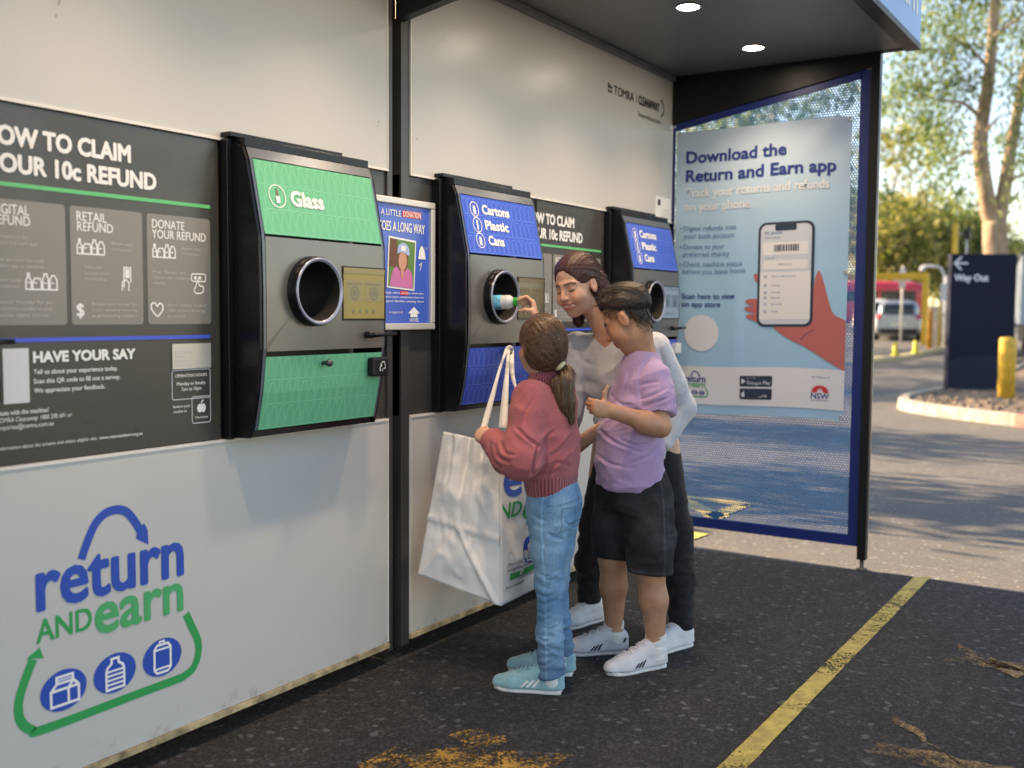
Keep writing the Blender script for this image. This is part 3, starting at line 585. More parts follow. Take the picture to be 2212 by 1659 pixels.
    for u,v,ls in ((1.55,1.575,('1. Download the','Return and Earn app')),(1.555,1.515,('Scan personal barcode','within app at machine')),(1.555,1.462,('Insert your','containers')),(1.565,1.404,("Select 'Transfer' for the",'refund to transfer to your','active digital payout')),(1.905,1.575,('Return your','containers')),(1.815,1.505,('Take your','voucher from','the machine')),(1.838,1.402,('Redeem your voucher for','a cash refund or e-sorting','at participating retailers')),(2.155,1.575,('Return your','containers')),(2.047,1.500,("Press 'Donate' and",'choose your preferred','charity')),(2.098,1.402,("Select 'Confirm donation'",'100% of these funds go','to charity'))):
        for i,s in enumerate(ls): g.text(s,u,v-.0165*i,.0085,min(.15,len(s)*.0066))
    P(mb,'print')
    P(MB().box(2.111+dx,2.261+dx,-.0008,.0035,1.210,1.288),'silver_plate',M_plate,bevel=.001)
    mb=MB(); g=wallG(mb,-.0008,dx); g.mat(M_white2); g.stroke(g.rr(2.222,1.250,2.252,1.28,.002),.0025,True)
    for i in range(4): g.rect(2.12,1.222+.013*i,2.19-.012*(i%3),1.227+.013*i); g.rect(2.20,1.217+.008*i,2.25,1.2195+.008*i)
    P(mb,'plate_print')
sign(0,'charcoal how to claim sign on the left, between two machines, with have your say text')
sign(2.62,'charcoal how to claim sign behind the woman, between the two blue machines',1.62,2.30)

# donation poster in a snap frame
t=thing('poster','blue donation poster in a silver snap frame between the green and blue machines','poster',(3.2,-.01,1.31)); off=-Vector(t.location)
def PP(mb,nm,m=None,bevel=0):
    o=mb.build(nm,t,m,bevel=bevel); o.location=off; return o
M_snap=mat('silver_frame',(.62,.60,.57),.32,metal=.35)
fx0,fx1,fz0,fz1=3.02,3.405,1.320,1.828; mb=MB()
for a in ((fx0,fx1,fz1-.026,fz1),(fx0,fx1,fz0,fz0+.026),(fx0,fx0+.026,fz0+.0262,fz1-.0262),(fx1-.026,fx1,fz0+.0262,fz1-.0262)): mb.box(a[0],a[1],-.026,-.002,a[2],a[3])
PP(mb,'frame',M_snap,.004)
M_pblue=mat('poster_blue',(.045,.12,.55),.25,spec=.6); M_skinp=mat('poster_skin',(.55,.27,.18),.4); M_pink=mat('poster_pink',(.55,.16,.38),.4); M_cap=mat('poster_cap',(.35,.45,.70),.4); M_leaf=mat('poster_green',(.10,.22,.06),.5); M_brown=mat('poster_brown',(.15,.06,.03),.5)
mb=MB(); g=G(mb,lambda u,v,l:(u,-.014-l,v)); g.lift=0; g.mat(M_pblue); g.rect(fx0+.026,fz0+.026,fx1-.026,fz1-.026); g.lift=.0012; g.mat(M_bred); g.rect(3.205,1.757,3.325,1.783); g.lift=.002; g.mat(M_white)
g.text('A LITTLE',3.075,1.758,.022,.12,.006); g.text('DONATION',3.21,1.759,.022,.11,.006); g.text('GOES A LONG WAY',3.058,1.700,.036,.288,.012)
an=-.06
def rot(u,v): 
    c,s=math.cos(an),math.sin(an); x,y=u-3.20,v-1.575; return (3.20+x*c-y*s,1.575+x*s+y*c)
g.poly([rot(*q) for q in ((3.115,1.478),(3.285,1.478),(3.285,1.675),(3.115,1.675))]); g.lift=.003
g.mat(M_leaf); g.poly([rot(*q) for q in ((3.122,1.485),(3.278,1.485),(3.278,1.668),(3.122,1.668))]); g.lift=.0036
g.mat(M_brown); g.poly([rot(*q) for q in ((3.122,1.56),(3.165,1.56),(3.165,1.668),(3.122,1.668))]); g.mat(M_pink); g.poly([rot(*q) for q in smooth([(3.130,1.486),(3.145,1.545),(3.18,1.565),(3.225,1.565),(3.262,1.545),(3.272,1.486)],4)]); g.lift=.0042
g.mat(M_brown); g.poly([rot(3.202+.036*math.cos(a),1.590+.045*math.sin(a)) for a in [i*.3 for i in range(21)]]); g.lift=.0048
g.mat(M_skinp); g.poly([rot(3.202+.026*math.cos(a),1.588+.036*math.sin(a)) for a in [i*.3 for i in range(21)]]); g.poly([rot(*q) for q in ((3.19,1.56),(3.214,1.56),(3.208,1.52),(3.198,1.52))]); g.lift=.0054
g.mat(M_cap); g.poly([rot(*q) for q in smooth([(3.166,1.612),(3.172,1.645),(3.202,1.658),(3.234,1.645),(3.240,1.612),(3.20,1.622),(3.166,1.612)],4)]); g.mat(M_white); g.poly([rot(*q) for q in ((3.19,1.628),(3.216,1.628),(3.216,1.645),(3.19,1.645))]); g.lift=.002
g.mat(M_white2); g.text('100% OF YOUR',3.310,1.640,.008,.055); g.mat(M_white)
g.poly([(3.305,1.60),(3.352,1.60),(3.345,1.635),(3.328,1.655),(3.312,1.635)]); g.stroke([(3.31,1.575),(3.328,1.585),(3.315,1.555)],.004)
for i,v in enumerate((1.460,1.444,1.428)): g.text(('Simply select DONATE when you return','your containers to support families and','children staying close to hospital care'),3.09,v,.008,.25) if False else g.text(('Simply select donate when you','return your containers here to','support families staying close'),3.075,v,.009,.27)[0] if False else g.text(('Simply select donate when you','return your containers here to','support families staying close')[i],3.085,v,.0085,.255,.004)
g.mat(M_bred); g.rect(3.19,1.456,3.24,1.472); g.mat(M_white); g.disc(3.075,1.385,.020,16,.026); g.text('in support of',3.125,1.385,.009,.08); g.poly([(3.255,1.37),(3.30,1.37),(3.30,1.385),(3.315,1.385),(3.277,1.41),(3.24,1.385),(3.255,1.385)]); g.text('HOUSE',3.25,1.352,.014,.056,.008)
PP(mb,'sheet')

# little white notice
t=thing('notice','small white notice card with black tag mark on the wall beside the banner','notice',(5.64,0,1.93)); off=-Vector(t.location)
mb=MB(); mb.mat(M_white); mb.box(5.538,5.744,-.004,-.0005,1.935,2.066); o=mb.build('card',t); o.location=off
mb=MB(); g=wallG(mb,-.004); g.mat(M_black); g.rrect(5.565,2.015,5.60,2.05,.006); g.mat(M_white2); g.text('NOTICE',5.64,1.985,.014,.08); g.text('Report a fault',5.62,1.965,.010,.10); g.text('1800 290 691',5.62,1.948,.010,.10); o=mb.build('print',t); o.location=off
# ------------------------------------------------------------------ implicit-surface modeller for people and soft things
V3=lambda *a: np.array(a if len(a)>1 else a[0],float)
def unit(v): v=V3(v); return v/np.linalg.norm(v)
def _hash(ix,iy,iz):
    h=(ix*374761393+iy*668265263+iz*2147483647)&0xffffffff; h=((h^(h>>13))*1274126177)&0xffffffff; h=h^(h>>16); return (h&0xffff)/32767.5-1
def vnoise(P):
    P=np.asarray(P,float); i=np.floor(P).astype(np.int64); f=P-i; u=f*f*(3-2*f); o=0
    for dx in (0,1):
        for dy in (0,1):
            for dz in (0,1):
                wt=(u[:,0] if dx else 1-u[:,0])*(u[:,1] if dy else 1-u[:,1])*(u[:,2] if dz else 1-u[:,2]); o=o+wt*_hash(i[:,0]+dx,i[:,1]+dy,i[:,2]+dz)
    return o
def fbm(P,oc=3):
    return sum(vnoise(P*2**k+17.3*k)*.5**k for k in range(oc))
class SDF:
    def __init__(s,lo,hi,h=.004):
        s.h=h; s.lo=V3(lo); s.n=np.ceil((V3(hi)-s.lo)/h).astype(int)+1; s.g=np.full(s.n,.2,np.float32)
    def _sl(s,lo,hi):
        a=np.clip(np.floor((V3(lo)-s.lo)/s.h).astype(int),0,s.n); b=np.clip(np.ceil((V3(hi)-s.lo)/s.h).astype(int)+1,0,s.n)
        if (b<=a).any(): return None,None
        ax=[s.lo[i]+s.h*np.arange(a[i],b[i]) for i in range(3)]
        X=np.stack(np.meshgrid(*ax,indexing='ij'),-1); return tuple(slice(a[i],b[i]) for i in range(3)),X
    def comb(s,sl,d,k,op):
        g=s.g[sl]
        if op=='u':
            if k>0: hh=np.maximum(k-np.abs(g-d),0)/k; s.g[sl]=np.minimum(g,d)-hh*hh*k*.25
            else: s.g[sl]=np.minimum(g,d)
        else:
            d=-d if op=='s' else d
            if k>0: hh=np.maximum(k-np.abs(g-d),0)/k; s.g[sl]=np.maximum(g,d)+hh*hh*k*.25
            else: s.g[sl]=np.maximum(g,d)
    def cone(s,a,b,ra,rb,k=.02,op='u',flat=None,fs=1.0):
        a=V3(a);b=V3(b); m=max(ra,rb)+k+.02; sl,X=s._sl(np.minimum(a,b)-m,np.maximum(a,b)+m)
        if sl is None: return s
        P=X-a; ab=b-a
        if flat is not None:
            n=unit(flat); q=(P@n)[...,None]*n*(1/fs-1); P=P+q; ab=ab+(ab@n)*n*(1/fs-1)
        L=max(ab@ab,1e-9); t=np.clip((P@ab)/L,0,1); d=np.linalg.norm(P-t[...,None]*ab,axis=-1)-(ra+(rb-ra)*t)
        s.comb(sl,d.astype(np.float32),k,op); return s
    def chain(s,pts,rs,k=.02,op='u',flat=None,fs=1.0):
        for i in range(len(pts)-1): s.cone(pts[i],pts[i+1],rs[i],rs[i+1],k,op,flat,fs)
        return s
    def ell(s,c,r,M=None,k=.02,op='u'):
        c=V3(c);r=V3(r); m=r.max()+k+.015; sl,X=s._sl(c-m,c+m)
        if sl is None: return s
        P=X-c
        if M is not None: P=P@M
        q=P/r; k0=np.linalg.norm(q,axis=-1); k1=np.linalg.norm(q/r,axis=-1)+1e-9; d=np.where(k0<1e-4,-r.min(),k0*(k0-1)/k1)
        s.comb(sl,d.astype(np.float32),k,op); return s
    def loft(s,secs,k=.02,op='u',side=(1,0,0),pw=2.0):
        """secs: list of (center, half-width along side, half-depth) ; superelliptic sections, smoothly interpolated along the axis first->last"""
        K=smooth([tuple(V3(c[0]))+(c[1],c[2]) for c in secs],8) if len(secs)>2 else [tuple(V3(c[0]))+(c[1],c[2]) for c in secs]
        K=np.array([list(q) for q in K]); C=K[:,:3]; ax=unit(C[-1]-C[0]); hk=(C-C[0])@ax; L=hk[-1]; sd=unit(side); sx=unit(sd-(sd@ax)*ax); fx=np.cross(ax,sx)
        m=K[:,3:].max()+k+.03; sl,X=s._sl(C.min(0)-m,C.max(0)+m); P=X-C[0]; h=P@ax; I=lambda col: np.interp(h,hk,col)
        w=I(K[:,3]); dd=I(K[:,4]); a=np.abs(P@sx-I((C-C[0])@sx))/w; b=np.abs(P@fx-I((C-C[0])@fx))/dd; q=(a**pw+b**pw)**(1/pw); r=(q-1)*np.minimum(w,dd)
        ov=np.maximum(-h,h-L); d=np.where((ov>0)&(r>0),np.sqrt(np.maximum(r,0)**2+np.maximum(ov,0)**2),np.maximum(r,ov))
        s.comb(sl,d.astype(np.float32),k,op); return s
    def like(s): T=SDF.__new__(SDF); T.h=s.h; T.lo=s.lo; T.n=s.n; T.g=np.full(s.n,.2,np.float32); return T
    def merge(s,T,k=.02): s.comb(tuple(slice(0,n) for n in s.n),T.g,k,'u'); return s
    def cut(s,p,n,lo=None,hi=None,k=.004):
        lo=s.lo if lo is None else lo; hi=s.lo+s.n*s.h if hi is None else hi
        sl,X=s._sl(lo,hi); s.comb(sl,((X-V3(p))@unit(n)).astype(np.float32),k,'i'); return s
    def mesh(s):
        g=s.g; g=np.pad(g,1,constant_values=.2); lo=s.lo-s.h; S=g<0
        c=[S[dx:S.shape[0]-1+dx,dy:S.shape[1]-1+dy,dz:S.shape[2]-1+dz] for dx in(0,1) for dy in(0,1) for dz in(0,1)]
        anyv=np.logical_or.reduce(c); allv=np.logical_and.reduce(c); act=anyv&~allv; idx=np.argwhere(act); ids=np.full(act.shape,-1,np.int64); ids[act]=np.arange(len(idx))
        acc=np.zeros((len(idx),3)); cnt=np.zeros(len(idx)); off=[(dx,dy,dz) for dx in(0,1) for dy in(0,1) for dz in(0,1)]
        val=[g[idx[:,0]+o[0],idx[:,1]+o[1],idx[:,2]+o[2]] for o in off]
        for i,a in enumerate(off):
            for j,b in enumerate(off):
                if sum(abs(a[q]-b[q]) for q in range(3))==1 and i<j:
                    cr=(val[i]<0)!=(val[j]<0); t=np.where(cr,val[i]/(val[i]-val[j]+1e-12),0)
                    acc+=np.where(cr[:,None],np.array(a)+t[:,None]*(np.array(b)-np.array(a)),0); cnt+=cr
        vs=lo+(idx+acc/cnt[:,None])*s.h; F=[]
        for ax in range(3):
            sl0=[slice(None)]*3; sl1=[slice(None)]*3; sl0[ax]=slice(0,-1); sl1[ax]=slice(1,None)
            A=S[tuple(sl0)];B=S[tuple(sl1)]; e=np.argwhere(A!=B); u,v=(ax+1)%3,(ax+2)%3
            e=e[(e[:,u]>0)&(e[:,v]>0)&(e[:,u]<S.shape[u]-1)&(e[:,v]<S.shape[v]-1)]
            def I(du,dv): q=e.copy(); q[:,u]+=du; q[:,v]+=dv; return ids[q[:,0],q[:,1],q[:,2]]
            f=np.stack([I(-1,-1),I(0,-1),I(0,0),I(-1,0)],1); inn=A[e[:,0],e[:,1],e[:,2]]; f[~inn]=f[~inn][:,::-1]; F.append(f)
        return vs,np.concatenate(F)
def np_normals(vs,F):
    a=vs[F[:,2]]-vs[F[:,0]]; b=vs[F[:,3]]-vs[F[:,1]]; n=np.cross(a,b); N=np.zeros_like(vs)
    for i in range(4): np.add.at(N,F[:,i],n)
    return N/(np.linalg.norm(N,axis=1)[:,None]+1e-12)
def relax(vs,F,it=1,lam=.5):
    for _ in range(it):
        acc=np.zeros_like(vs); c=np.zeros(len(vs))
        for i in range(4):
            j=(i+1)%4; np.add.at(acc,F[:,i],vs[F[:,j]]); np.add.at(acc,F[:,j],vs[F[:,i]]); np.add.at(c,F[:,i],1); np.add.at(c,F[:,j],1)
        vs=vs+lam*(acc/np.maximum(c,1)[:,None]-vs)
    return vs
def npobj(name,vs,F,m,parent=None,col=None,st=None):
    me=bpy.data.meshes.new(name); me.vertices.add(len(vs)); me.vertices.foreach_set('co',np.asarray(vs,np.float32).ravel())
    me.loops.add(F.size); me.loops.foreach_set('vertex_index',F.ravel().astype(np.int32)); me.polygons.add(len(F))
    me.polygons.foreach_set('loop_start',np.arange(0,F.size,F.shape[1],dtype=np.int32)); me.polygons.foreach_set('use_smooth',np.ones(len(F),bool)); me.update(calc_edges=True); me.validate()
    for mm in (m if isinstance(m,(list,tuple)) else [m]): me.materials.append(mm)
    if col is not None: a=me.color_attributes.new('Col','FLOAT_COLOR','POINT'); a.data.foreach_set('color',np.c_[col,np.ones(len(col))].astype(np.float32).ravel())
    if st is not None: a=me.attributes.new('st','FLOAT_VECTOR','POINT'); a.data.foreach_set('vector',np.asarray(st,np.float32).ravel())
    o=bpy.data.objects.new(name,me); COL.objects.link(o)
    if parent is not None: o.parent=parent; o.location=-Vector(parent.location) if parent.parent is None else (0,0,0)
    return o
def vcol_mat(name,rough=.5,spec=.4,sss=0,bump=0,bscale=200,sheen=0):
    m=mat(name,(.5,.5,.5),rough,spec=spec,bump=bump,bscale=bscale); N,L=nodes(m); b=N['Principled BSDF']
    a=N.new('ShaderNodeVertexColor'); a.layer_name='Col'; L.new(a.outputs[0],b.inputs['Base Color'])
    if sss: b.inputs['Subsurface Weight'].default_value=sss; b.inputs['Subsurface Radius'].default_value=(.012,.004,.002); b.inputs['Subsurface Scale'].default_value=1
    if sheen: b.inputs['Sheen Weight'].default_value=sheen
    return m
def hair_mat(name,c1,c2,rough=.38,fs=(70,3,1),bumpk=.5):
    m=mat(name,c1,rough,spec=.35); N,L=nodes(m); b=N['Principled BSDF']; b.inputs['Anisotropic'].default_value=.5
    a=N.new('ShaderNodeAttribute'); a.attribute_name='st'; mp=N.new('ShaderNodeMapping'); mp.inputs['Scale'].default_value=fs; L.new(a.outputs['Vector'],mp.inputs[0])
    n=N.new('ShaderNodeTexNoise'); n.inputs['Scale'].default_value=1; n.inputs['Detail'].default_value=5; n.inputs['Roughness'].default_value=.65; L.new(mp.outputs[0],n.inputs[0])
    mx=N.new('ShaderNodeMix'); mx.data_type='RGBA'; mx.inputs[6].default_value=(*c1,1); mx.inputs[7].default_value=(*c2,1)
    r=N.new('ShaderNodeMapRange'); r.inputs[1].default_value=.35; r.inputs[2].default_value=.7; L.new(n.outputs[0],r.inputs[0]); L.new(r.outputs[0],mx.inputs[0]); L.new(mx.outputs[2],b.inputs['Base Color'])
    bp=N.new('ShaderNodeBump'); bp.inputs['Strength'].default_value=bumpk; bp.inputs['Distance'].default_value=.004; L.new(n.outputs[0],bp.inputs['Height']); L.new(bp.outputs[0],b.inputs['Normal']); return m
def rib_mat(name,c1,c2,freq):      # knitted rib: ridges across attribute st.x
    m=mat(name,c1,.9,spec=.15); N,L=nodes(m); b=N['Principled BSDF']; b.inputs['Sheen Weight'].default_value=.3
    a=N.new('ShaderNodeAttribute'); a.attribute_name='st'; s=N.new('ShaderNodeSeparateXYZ'); L.new(a.outputs['Vector'],s.inputs[0])
    mu=N.new('ShaderNodeMath'); mu.operation='MULTIPLY'; mu.inputs[1].default_value=freq; L.new(s.outputs[0],mu.inputs[0]); si=N.new('ShaderNodeMath'); si.operation='SINE'; L.new(mu.outputs[0],si.inputs[0])
    r=N.new('ShaderNodeMapRange'); r.inputs[1].default_value=-1; L.new(si.outputs[0],r.inputs[0]); mx=N.new('ShaderNodeMix'); mx.data_type='RGBA'; mx.inputs[6].default_value=(*c2,1); mx.inputs[7].default_value=(*c1,1); L.new(r.outputs[0],mx.inputs[0]); L.new(mx.outputs[2],b.inputs['Base Color'])
    bp=N.new('ShaderNodeBump'); bp.inputs['Strength'].default_value=1; bp.inputs['Distance'].default_value=.006; L.new(r.outputs[0],bp.inputs['Height']); L.new(bp.outputs[0],b.inputs['Normal']); return m
def frame(az,pitch=0,roll=0):
    """columns: forward, left, up"""
    ca,sa=math.cos(R(az)),math.sin(R(az)); f=V3(ca,sa,0); l=V3(-sa,ca,0); u=V3(0,0,1)
    cp,sp=math.cos(R(pitch)),math.sin(R(pitch)); f2=f*cp-u*sp; u2=u*cp+f*sp
    cr,sr=math.cos(R(roll)),math.sin(R(roll)); l2=l*cr+u2*sr; u3=u2*cr-l*sr
    return np.stack([f2,l2,u3],1)
# ---- hand ---------------------------------------------------------------
def hand(S,wr,f,n,right,curls,sc=1.0,thumb=None,k=.008,spread=0.0,rk=1.0):
    f=unit(f); n=unit(V3(n)-(V3(n)@f)*f); t=np.cross(f,n)*(1 if right else -1); wr=V3(wr)
    kn=[(.085,.026),(.088,.008),(.083,-.009),(.075,-.025)]; ph=[(.042,.025,.020),(.046,.029,.021),(.043,.027,.021),(.034,.020,.018)]; rr=[.0088,.0090,.0086,.0076]
    for i,(a,b) in enumerate(kn):
        p=wr+(f*a+t*b)*sc; S.cone(wr+(t*b*.55+f*.008)*sc,p,.0135*sc,.0108*sc,.012,flat=n,fs=.9)
        ang=0; q=p
        for j,L in enumerate(ph[i]):
            ang+=R(curls[i][j]); d=f*math.cos(ang)+n*math.sin(ang)+t*(spread*(1.5-i)/1.5); e=q+d*L*sc; S.cone(q,e,rr[i]*sc*rk*(1-.06*j),rr[i]*sc*rk*(.94-.08*j),k*.55); q=e
    S.ell(wr+f*.05*sc,(.046*sc,.034*sc,.014*sc),np.stack([f,t,n],1),.012)
    tb=wr+(f*.018+t*.022+n*.004)*sc; th=thumb or [(.045,.030,.012),(.075,.043,.020),(.100,.046,.026)]
    q=tb
    for j,(a,b,c) in enumerate(th):
        e=wr+(f*a+t*b+n*c)*sc; S.cone(q,e,(.0145,.0115,.0100)[j]*sc,(.0115,.0100,.0085)[j]*sc,.010 if j==0 else .005); q=e
    return S
# ---- head ---------------------------------------------------------------
def head(S,c,M,s=1.0,smile=False,kid=False):
    P=lambda x,y,z: V3(c)+M@(V3(x,y,z)*s)
    E=lambda x,y,z,rx,ry,rz,k=.015,op='u',Mr=None: S.ell(P(x,y,z),(rx*s,ry*s,rz*s),M if Mr is None else M@Mr,k*s,op)
    E(-.012,0,.034,.096,.075,.086); E(.034,0,-.030,.058,.060,.075,.03); E(.022,0,-.070,.058,.050,.040,.03)
    E(.066,0,-.098,.020,.021,.016,.02)
    for y in (1,-1):
        E(.056,.036*y,-.034,.030,.026,.028,.02)
        S.cone(P(.083,.010*y,.020),P(.066,.046*y,.018),.010*s,.007*s,.014*s)
        E(.098,.032*y,.000,.019,.019,.014,.012,'s'); E(.071,.032*y,-.001,.0140,.0155,.0125,.006)
        E(-.006,.076*y,-.010,.019,.009,.031,.006); E(.001,.087*y,-.006,.010,.008,.019,.006,'s')
    S.cone(P(.086,0,.014),P(.107,0,-.030),.0075*s,.0115*s,.010*s)
    for y in (1,-1): E(.095,.0115*y,-.034,.011,.008,.0085,.006); E(.100,.0085*y,-.042,.005,.004,.004,.003,'s')
    E(.084,0,-.060,.014,.024,.018,.015)
    E(.090,0,-.0575,.0085,.023,.0065,.006); E(.088,0,-.0715,.0090,.019,.0075,.006)
    if smile:
        E(.100,0,-.0640,.016,.028,.0056,.004,'s')
        for y in (1,-1): E(.086,.027*y,-.0595,.005,.0035,.004,.006,'s'); E(.070,.041*y,-.040,.019,.014,.016,.012)
    else: E(.100,0,-.0645,.014,.024,.0012,.003,'s')
    return P
def skin_cols(vs,c,M,s,base,lip,brow,smile=False,hairc=None,fade=None):
    L=((vs-V3(c))@M)/s; x,y,z=L.T; col=np.tile(V3(base),(len(vs),1)); near=(np.abs(L)<.16).all(1)
    n=fbm(vs*38)*.10+fbm(vs*9+5)*.09; col*=np.stack([1+n*.8,1+n*1.1,1+n*1.2],1)
    g=lambda px,py,pz,r: np.exp(-(((x-px)/r)**2+((np.abs(y)-py)/r)**2+((z-pz)/r)**2))
    red=V3(1.06,.80,.76)
    w_=np.clip(.6*g(.07,.040,-.035,.022)+.5*g(.107,0,-.033,.014)+.5*g(-.006,.082,-.01,.025),0,1)*near; col*=1+(red-1)*w_[:,None]
    lw=np.clip(1.4*np.exp(-((z+.0645)/.0115)**4-(y/.026)**4)*(x>.078),0,1)*near
    if smile:
        op=np.exp(-((z+.0632)/.0050)**4-(y/.025)**4)*(x>.07)*(x<.0935)*near
    col=col*(1-lw[:,None])+V3(lip)*lw[:,None]
    if smile: col=col*(1-op[:,None])+V3(.72,.68,.62)*op[:,None]
    zb=.0235-.35*np.maximum(np.abs(y)-.036,0)+.16*np.minimum(np.abs(y)-.034,0); bw=np.clip(1.1*np.exp(-((z-zb)/.0042)**2)*(np.abs(y)>.010)*(np.abs(y)<.054)*(x>.04),0,.85)*near
    col=col*(1-bw[:,None])+V3(brow)*bw[:,None]
    zl=-.0085+.10*np.maximum(np.abs(y)-.032,0)+(np.abs(y)-.032)**2*12; ll=np.clip(1.3*np.exp(-((z-zl)/.0026)**2-((np.abs(y)-.032)/.0150)**4)*(x>.055),0,.92)*near
    col=col*(1-ll[:,None])+V3(.012,.008,.006)*ll[:,None]
    sh=np.clip(.35*np.exp(-((z-.010)/.006)**2-((np.abs(y)-.032)/.018)**4)*(x>.055),0,1)*near; col*=1+(V3(.72,.60,.55)-1)*sh[:,None]
    if fade is not None:
        f=np.clip(fade(x,y,z),0,1)*near; col=col*(1-f[:,None])+V3(hairc)*f[:,None]
    return col
def shoe(S,ank,toe_dir,ln,wd,h=.06,sole=.022):
    """ank: ground point under the heel back; grows sole+upper into two SDFs S=(upper,sole)"""
    d=unit(V3(toe_dir[0],toe_dir[1],0)); sd=V3(-d[1],d[0],0); a=V3(ank[0],ank[1],0)
    U,So=S
    pr=[(.0,.24,.02),(.04,.33,.020),(.18,.38,.022),(.42,.40,.020),(.65,.47,.016),(.85,.43,.014),(.95,.28,.012),(1.0,.12,.012)]
    So.loft([(a+d*ln*t0+V3(0,0,sole*.5+(.004 if t0>.9 else 0)),wd*w0,sole*.5) for t0,w0,_ in pr],.0,side=sd,pw=3.2)
    up=[(.06,.30,.052,.055),(.20,.34,.055,.058),(.34,.34,.060,.066),(.50,.37,.036,.060),(.70,.42,.012,.036),(.90,.32,.004,.020)]
    for (t0,w0,z0,r0),(t1,w1,z1,r1) in zip(up,up[1:]): U.cone(a+d*ln*t0+V3(0,0,sole+z0*.85),a+d*ln*t1+V3(0,0,sole+z1*.85),wd*w0,wd*w1,.02,flat=(0,0,1),fs=1.05)
    for (t0,w0,z0,r0),(t1,w1,z1,r1) in zip(up,up[1:]): U.cone(a+d*ln*t0+V3(0,0,sole+.006),a+d*ln*t1+V3(0,0,sole+.006),wd*w0*1.03,wd*w1*1.03,.02,flat=(0,0,1),fs=.9)
    U.cone(a+d*ln*.17+V3(0,0,sole+.02),a+d*ln*.20+V3(0,0,h+sole*.6),wd*.36,wd*.35,.03)
    return d,sd

def creases(vs,F,lines,amp=.006,sig=4.5,ridge=.5):
    """press folds into the camera-side of a garment along polylines given in reference pixels"""
    N=np_normals(vs,F); d=vs-V3(*CAM); f,r,u=V3(*_f),V3(*_r2),V3(*_u2); z=d@f; px=1106+2253.8*(d@r)/z; py_=829.5-2253.8*(d@u)/z; fac=np.clip(-(N*d).sum(1)/np.linalg.norm(d,axis=1)*3,0,1); tot=np.zeros(len(vs))
    for ln in lines:
        a=amp; pts=ln
        if isinstance(ln[0],(int,float)): a=amp*ln[0]; pts=ln[1]
        P=np.array(smooth(pts,6)); best=np.full(len(vs),1e9); tb=np.zeros(len(vs)); n=len(P)-1; sgn=np.zeros(len(vs))
        for i in range(n):
            ab=P[i+1]-P[i]; L=ab@ab+1e-9; qx=px-P[i][0]; qy=py_-P[i][1]; t=np.clip((qx*ab[0]+qy*ab[1])/L,0,1); dd=np.hypot(qx-t*ab[0],qy-t*ab[1]); m=dd<best; best[m]=dd[m]; tb[m]=((i+t)/n)[m]; sgn[m]=np.sign(ab[0]*qy-ab[1]*qx)[m]
        env=np.clip(np.sin(np.pi*np.clip(tb*.9+.05,0,1)),0,1)**.6
        tot+=a*env*(-np.exp(-(best/sig)**2)+ridge*np.exp(-((best-sig*2)/(sig*1.3))**2)*(.6+.4*sgn))
    return vs+N*(tot*fac)[:,None]
def custom(S,fn,op='s',k=.004):
    sl,X=S._sl(S.lo,S.lo+S.n*S.h); S.comb(sl,fn(X).astype(np.float32),k,op)

def trace(name,vs,F,dirfn,n,par,m,steps=14,h=.008,lift=.0016,r=.0008,seed=1,mask=None,jit=.25,taper=True):
    """loose hairs lying on a hair mesh, following dirfn(point)->direction"""
    from mathutils.bvhtree import BVHTree
    bv=BVHTree.FromPolygons([Vector(v) for v in vs],[list(map(int,f)) for f in F]); rg=random.Random(seed); idx=[i for i in range(len(vs)) if mask is None or mask[i]]; mb=MB()
    for _ in range(n):
        p=Vector(vs[rg.choice(idx)]); pts=[]; off=Vector((rg.gauss(0,jit),rg.gauss(0,jit),rg.gauss(0,jit))); lf=lift*rg.uniform(.2,1.8); k=rg.randint(steps//2,steps)
        for i in range(k):
            q,nn,_,_=bv.find_nearest(p)
            if q is None: break
            pts.append(q+nn*lf); d=Vector(dirfn(np.array(q)))+off*.35; d=d-nn*d.dot(nn)
            if d.length<1e-5: break
            p=q+d.normalized()*h
        if len(pts)>3: mb.tube(pts,[r*(1-.7*abs(2*i/(len(pts)-1)-1)) for i in range(len(pts))],3,(False,False))
    o=mb.build(name,None,m); o.parent=par; return o
# ------------------------------------------------------------------ people
def aty(px,py,y):
    q=at(px,py,1.0)-CAM; t=(y-CAM.y)/q.y; return V3(*(CAM+q*t))
A_=lambda *a: V3(*at(*a))
M_skin=vcol_mat('skin',.46,.4,.12,.05,350)
def cloth(name,c1,c2,rough=.85,vs_=90,bump=.25,bs=420,sheen=.2,var=None):
    m=mat(name,c1,rough,spec=.2,var=.3,vscale=vs_,vcol=c2,bump=bump,bscale=bs); m.node_tree.nodes['Principled BSDF'].inputs['Sheen Weight'].default_value=sheen; return m
def fold(vs,F,amp,sc,seed=0,rid=True,mask=None):
    N=np_normals(vs,F); q=vs*V3(sc)+seed; w=vs*6+seed; q=q+.5*np.stack([vnoise(w),vnoise(w+9),vnoise(w+19)],1)
    n=fbm(q,2); d=(1-np.abs(n)*2.2) if rid else n
    d=d*amp*(1 if mask is None else mask); return vs+N*d[:,None]
def angst(vs,c,ax=2):
    d=vs-V3(c); return np.stack([np.arctan2(d[:,1],d[:,0]),vs[:,2],np.linalg.norm(d[:,:2],axis=1)],1)
def strands(name,roots,parent,m,r=.0016,seg=6):
    mb=MB()
    for pts in roots:
        n=len(pts); mb.tube([Vector(p) for p in pts],[r*(1-.6*i/(n-1)) for i in range(n)],3,(False,False))
    o=mb.build(name,None,m); return o
def eyeparent(o,par):
    o.parent=par; o.location=-Vector(par.location) if par.parent is None else (0,0,0); return o

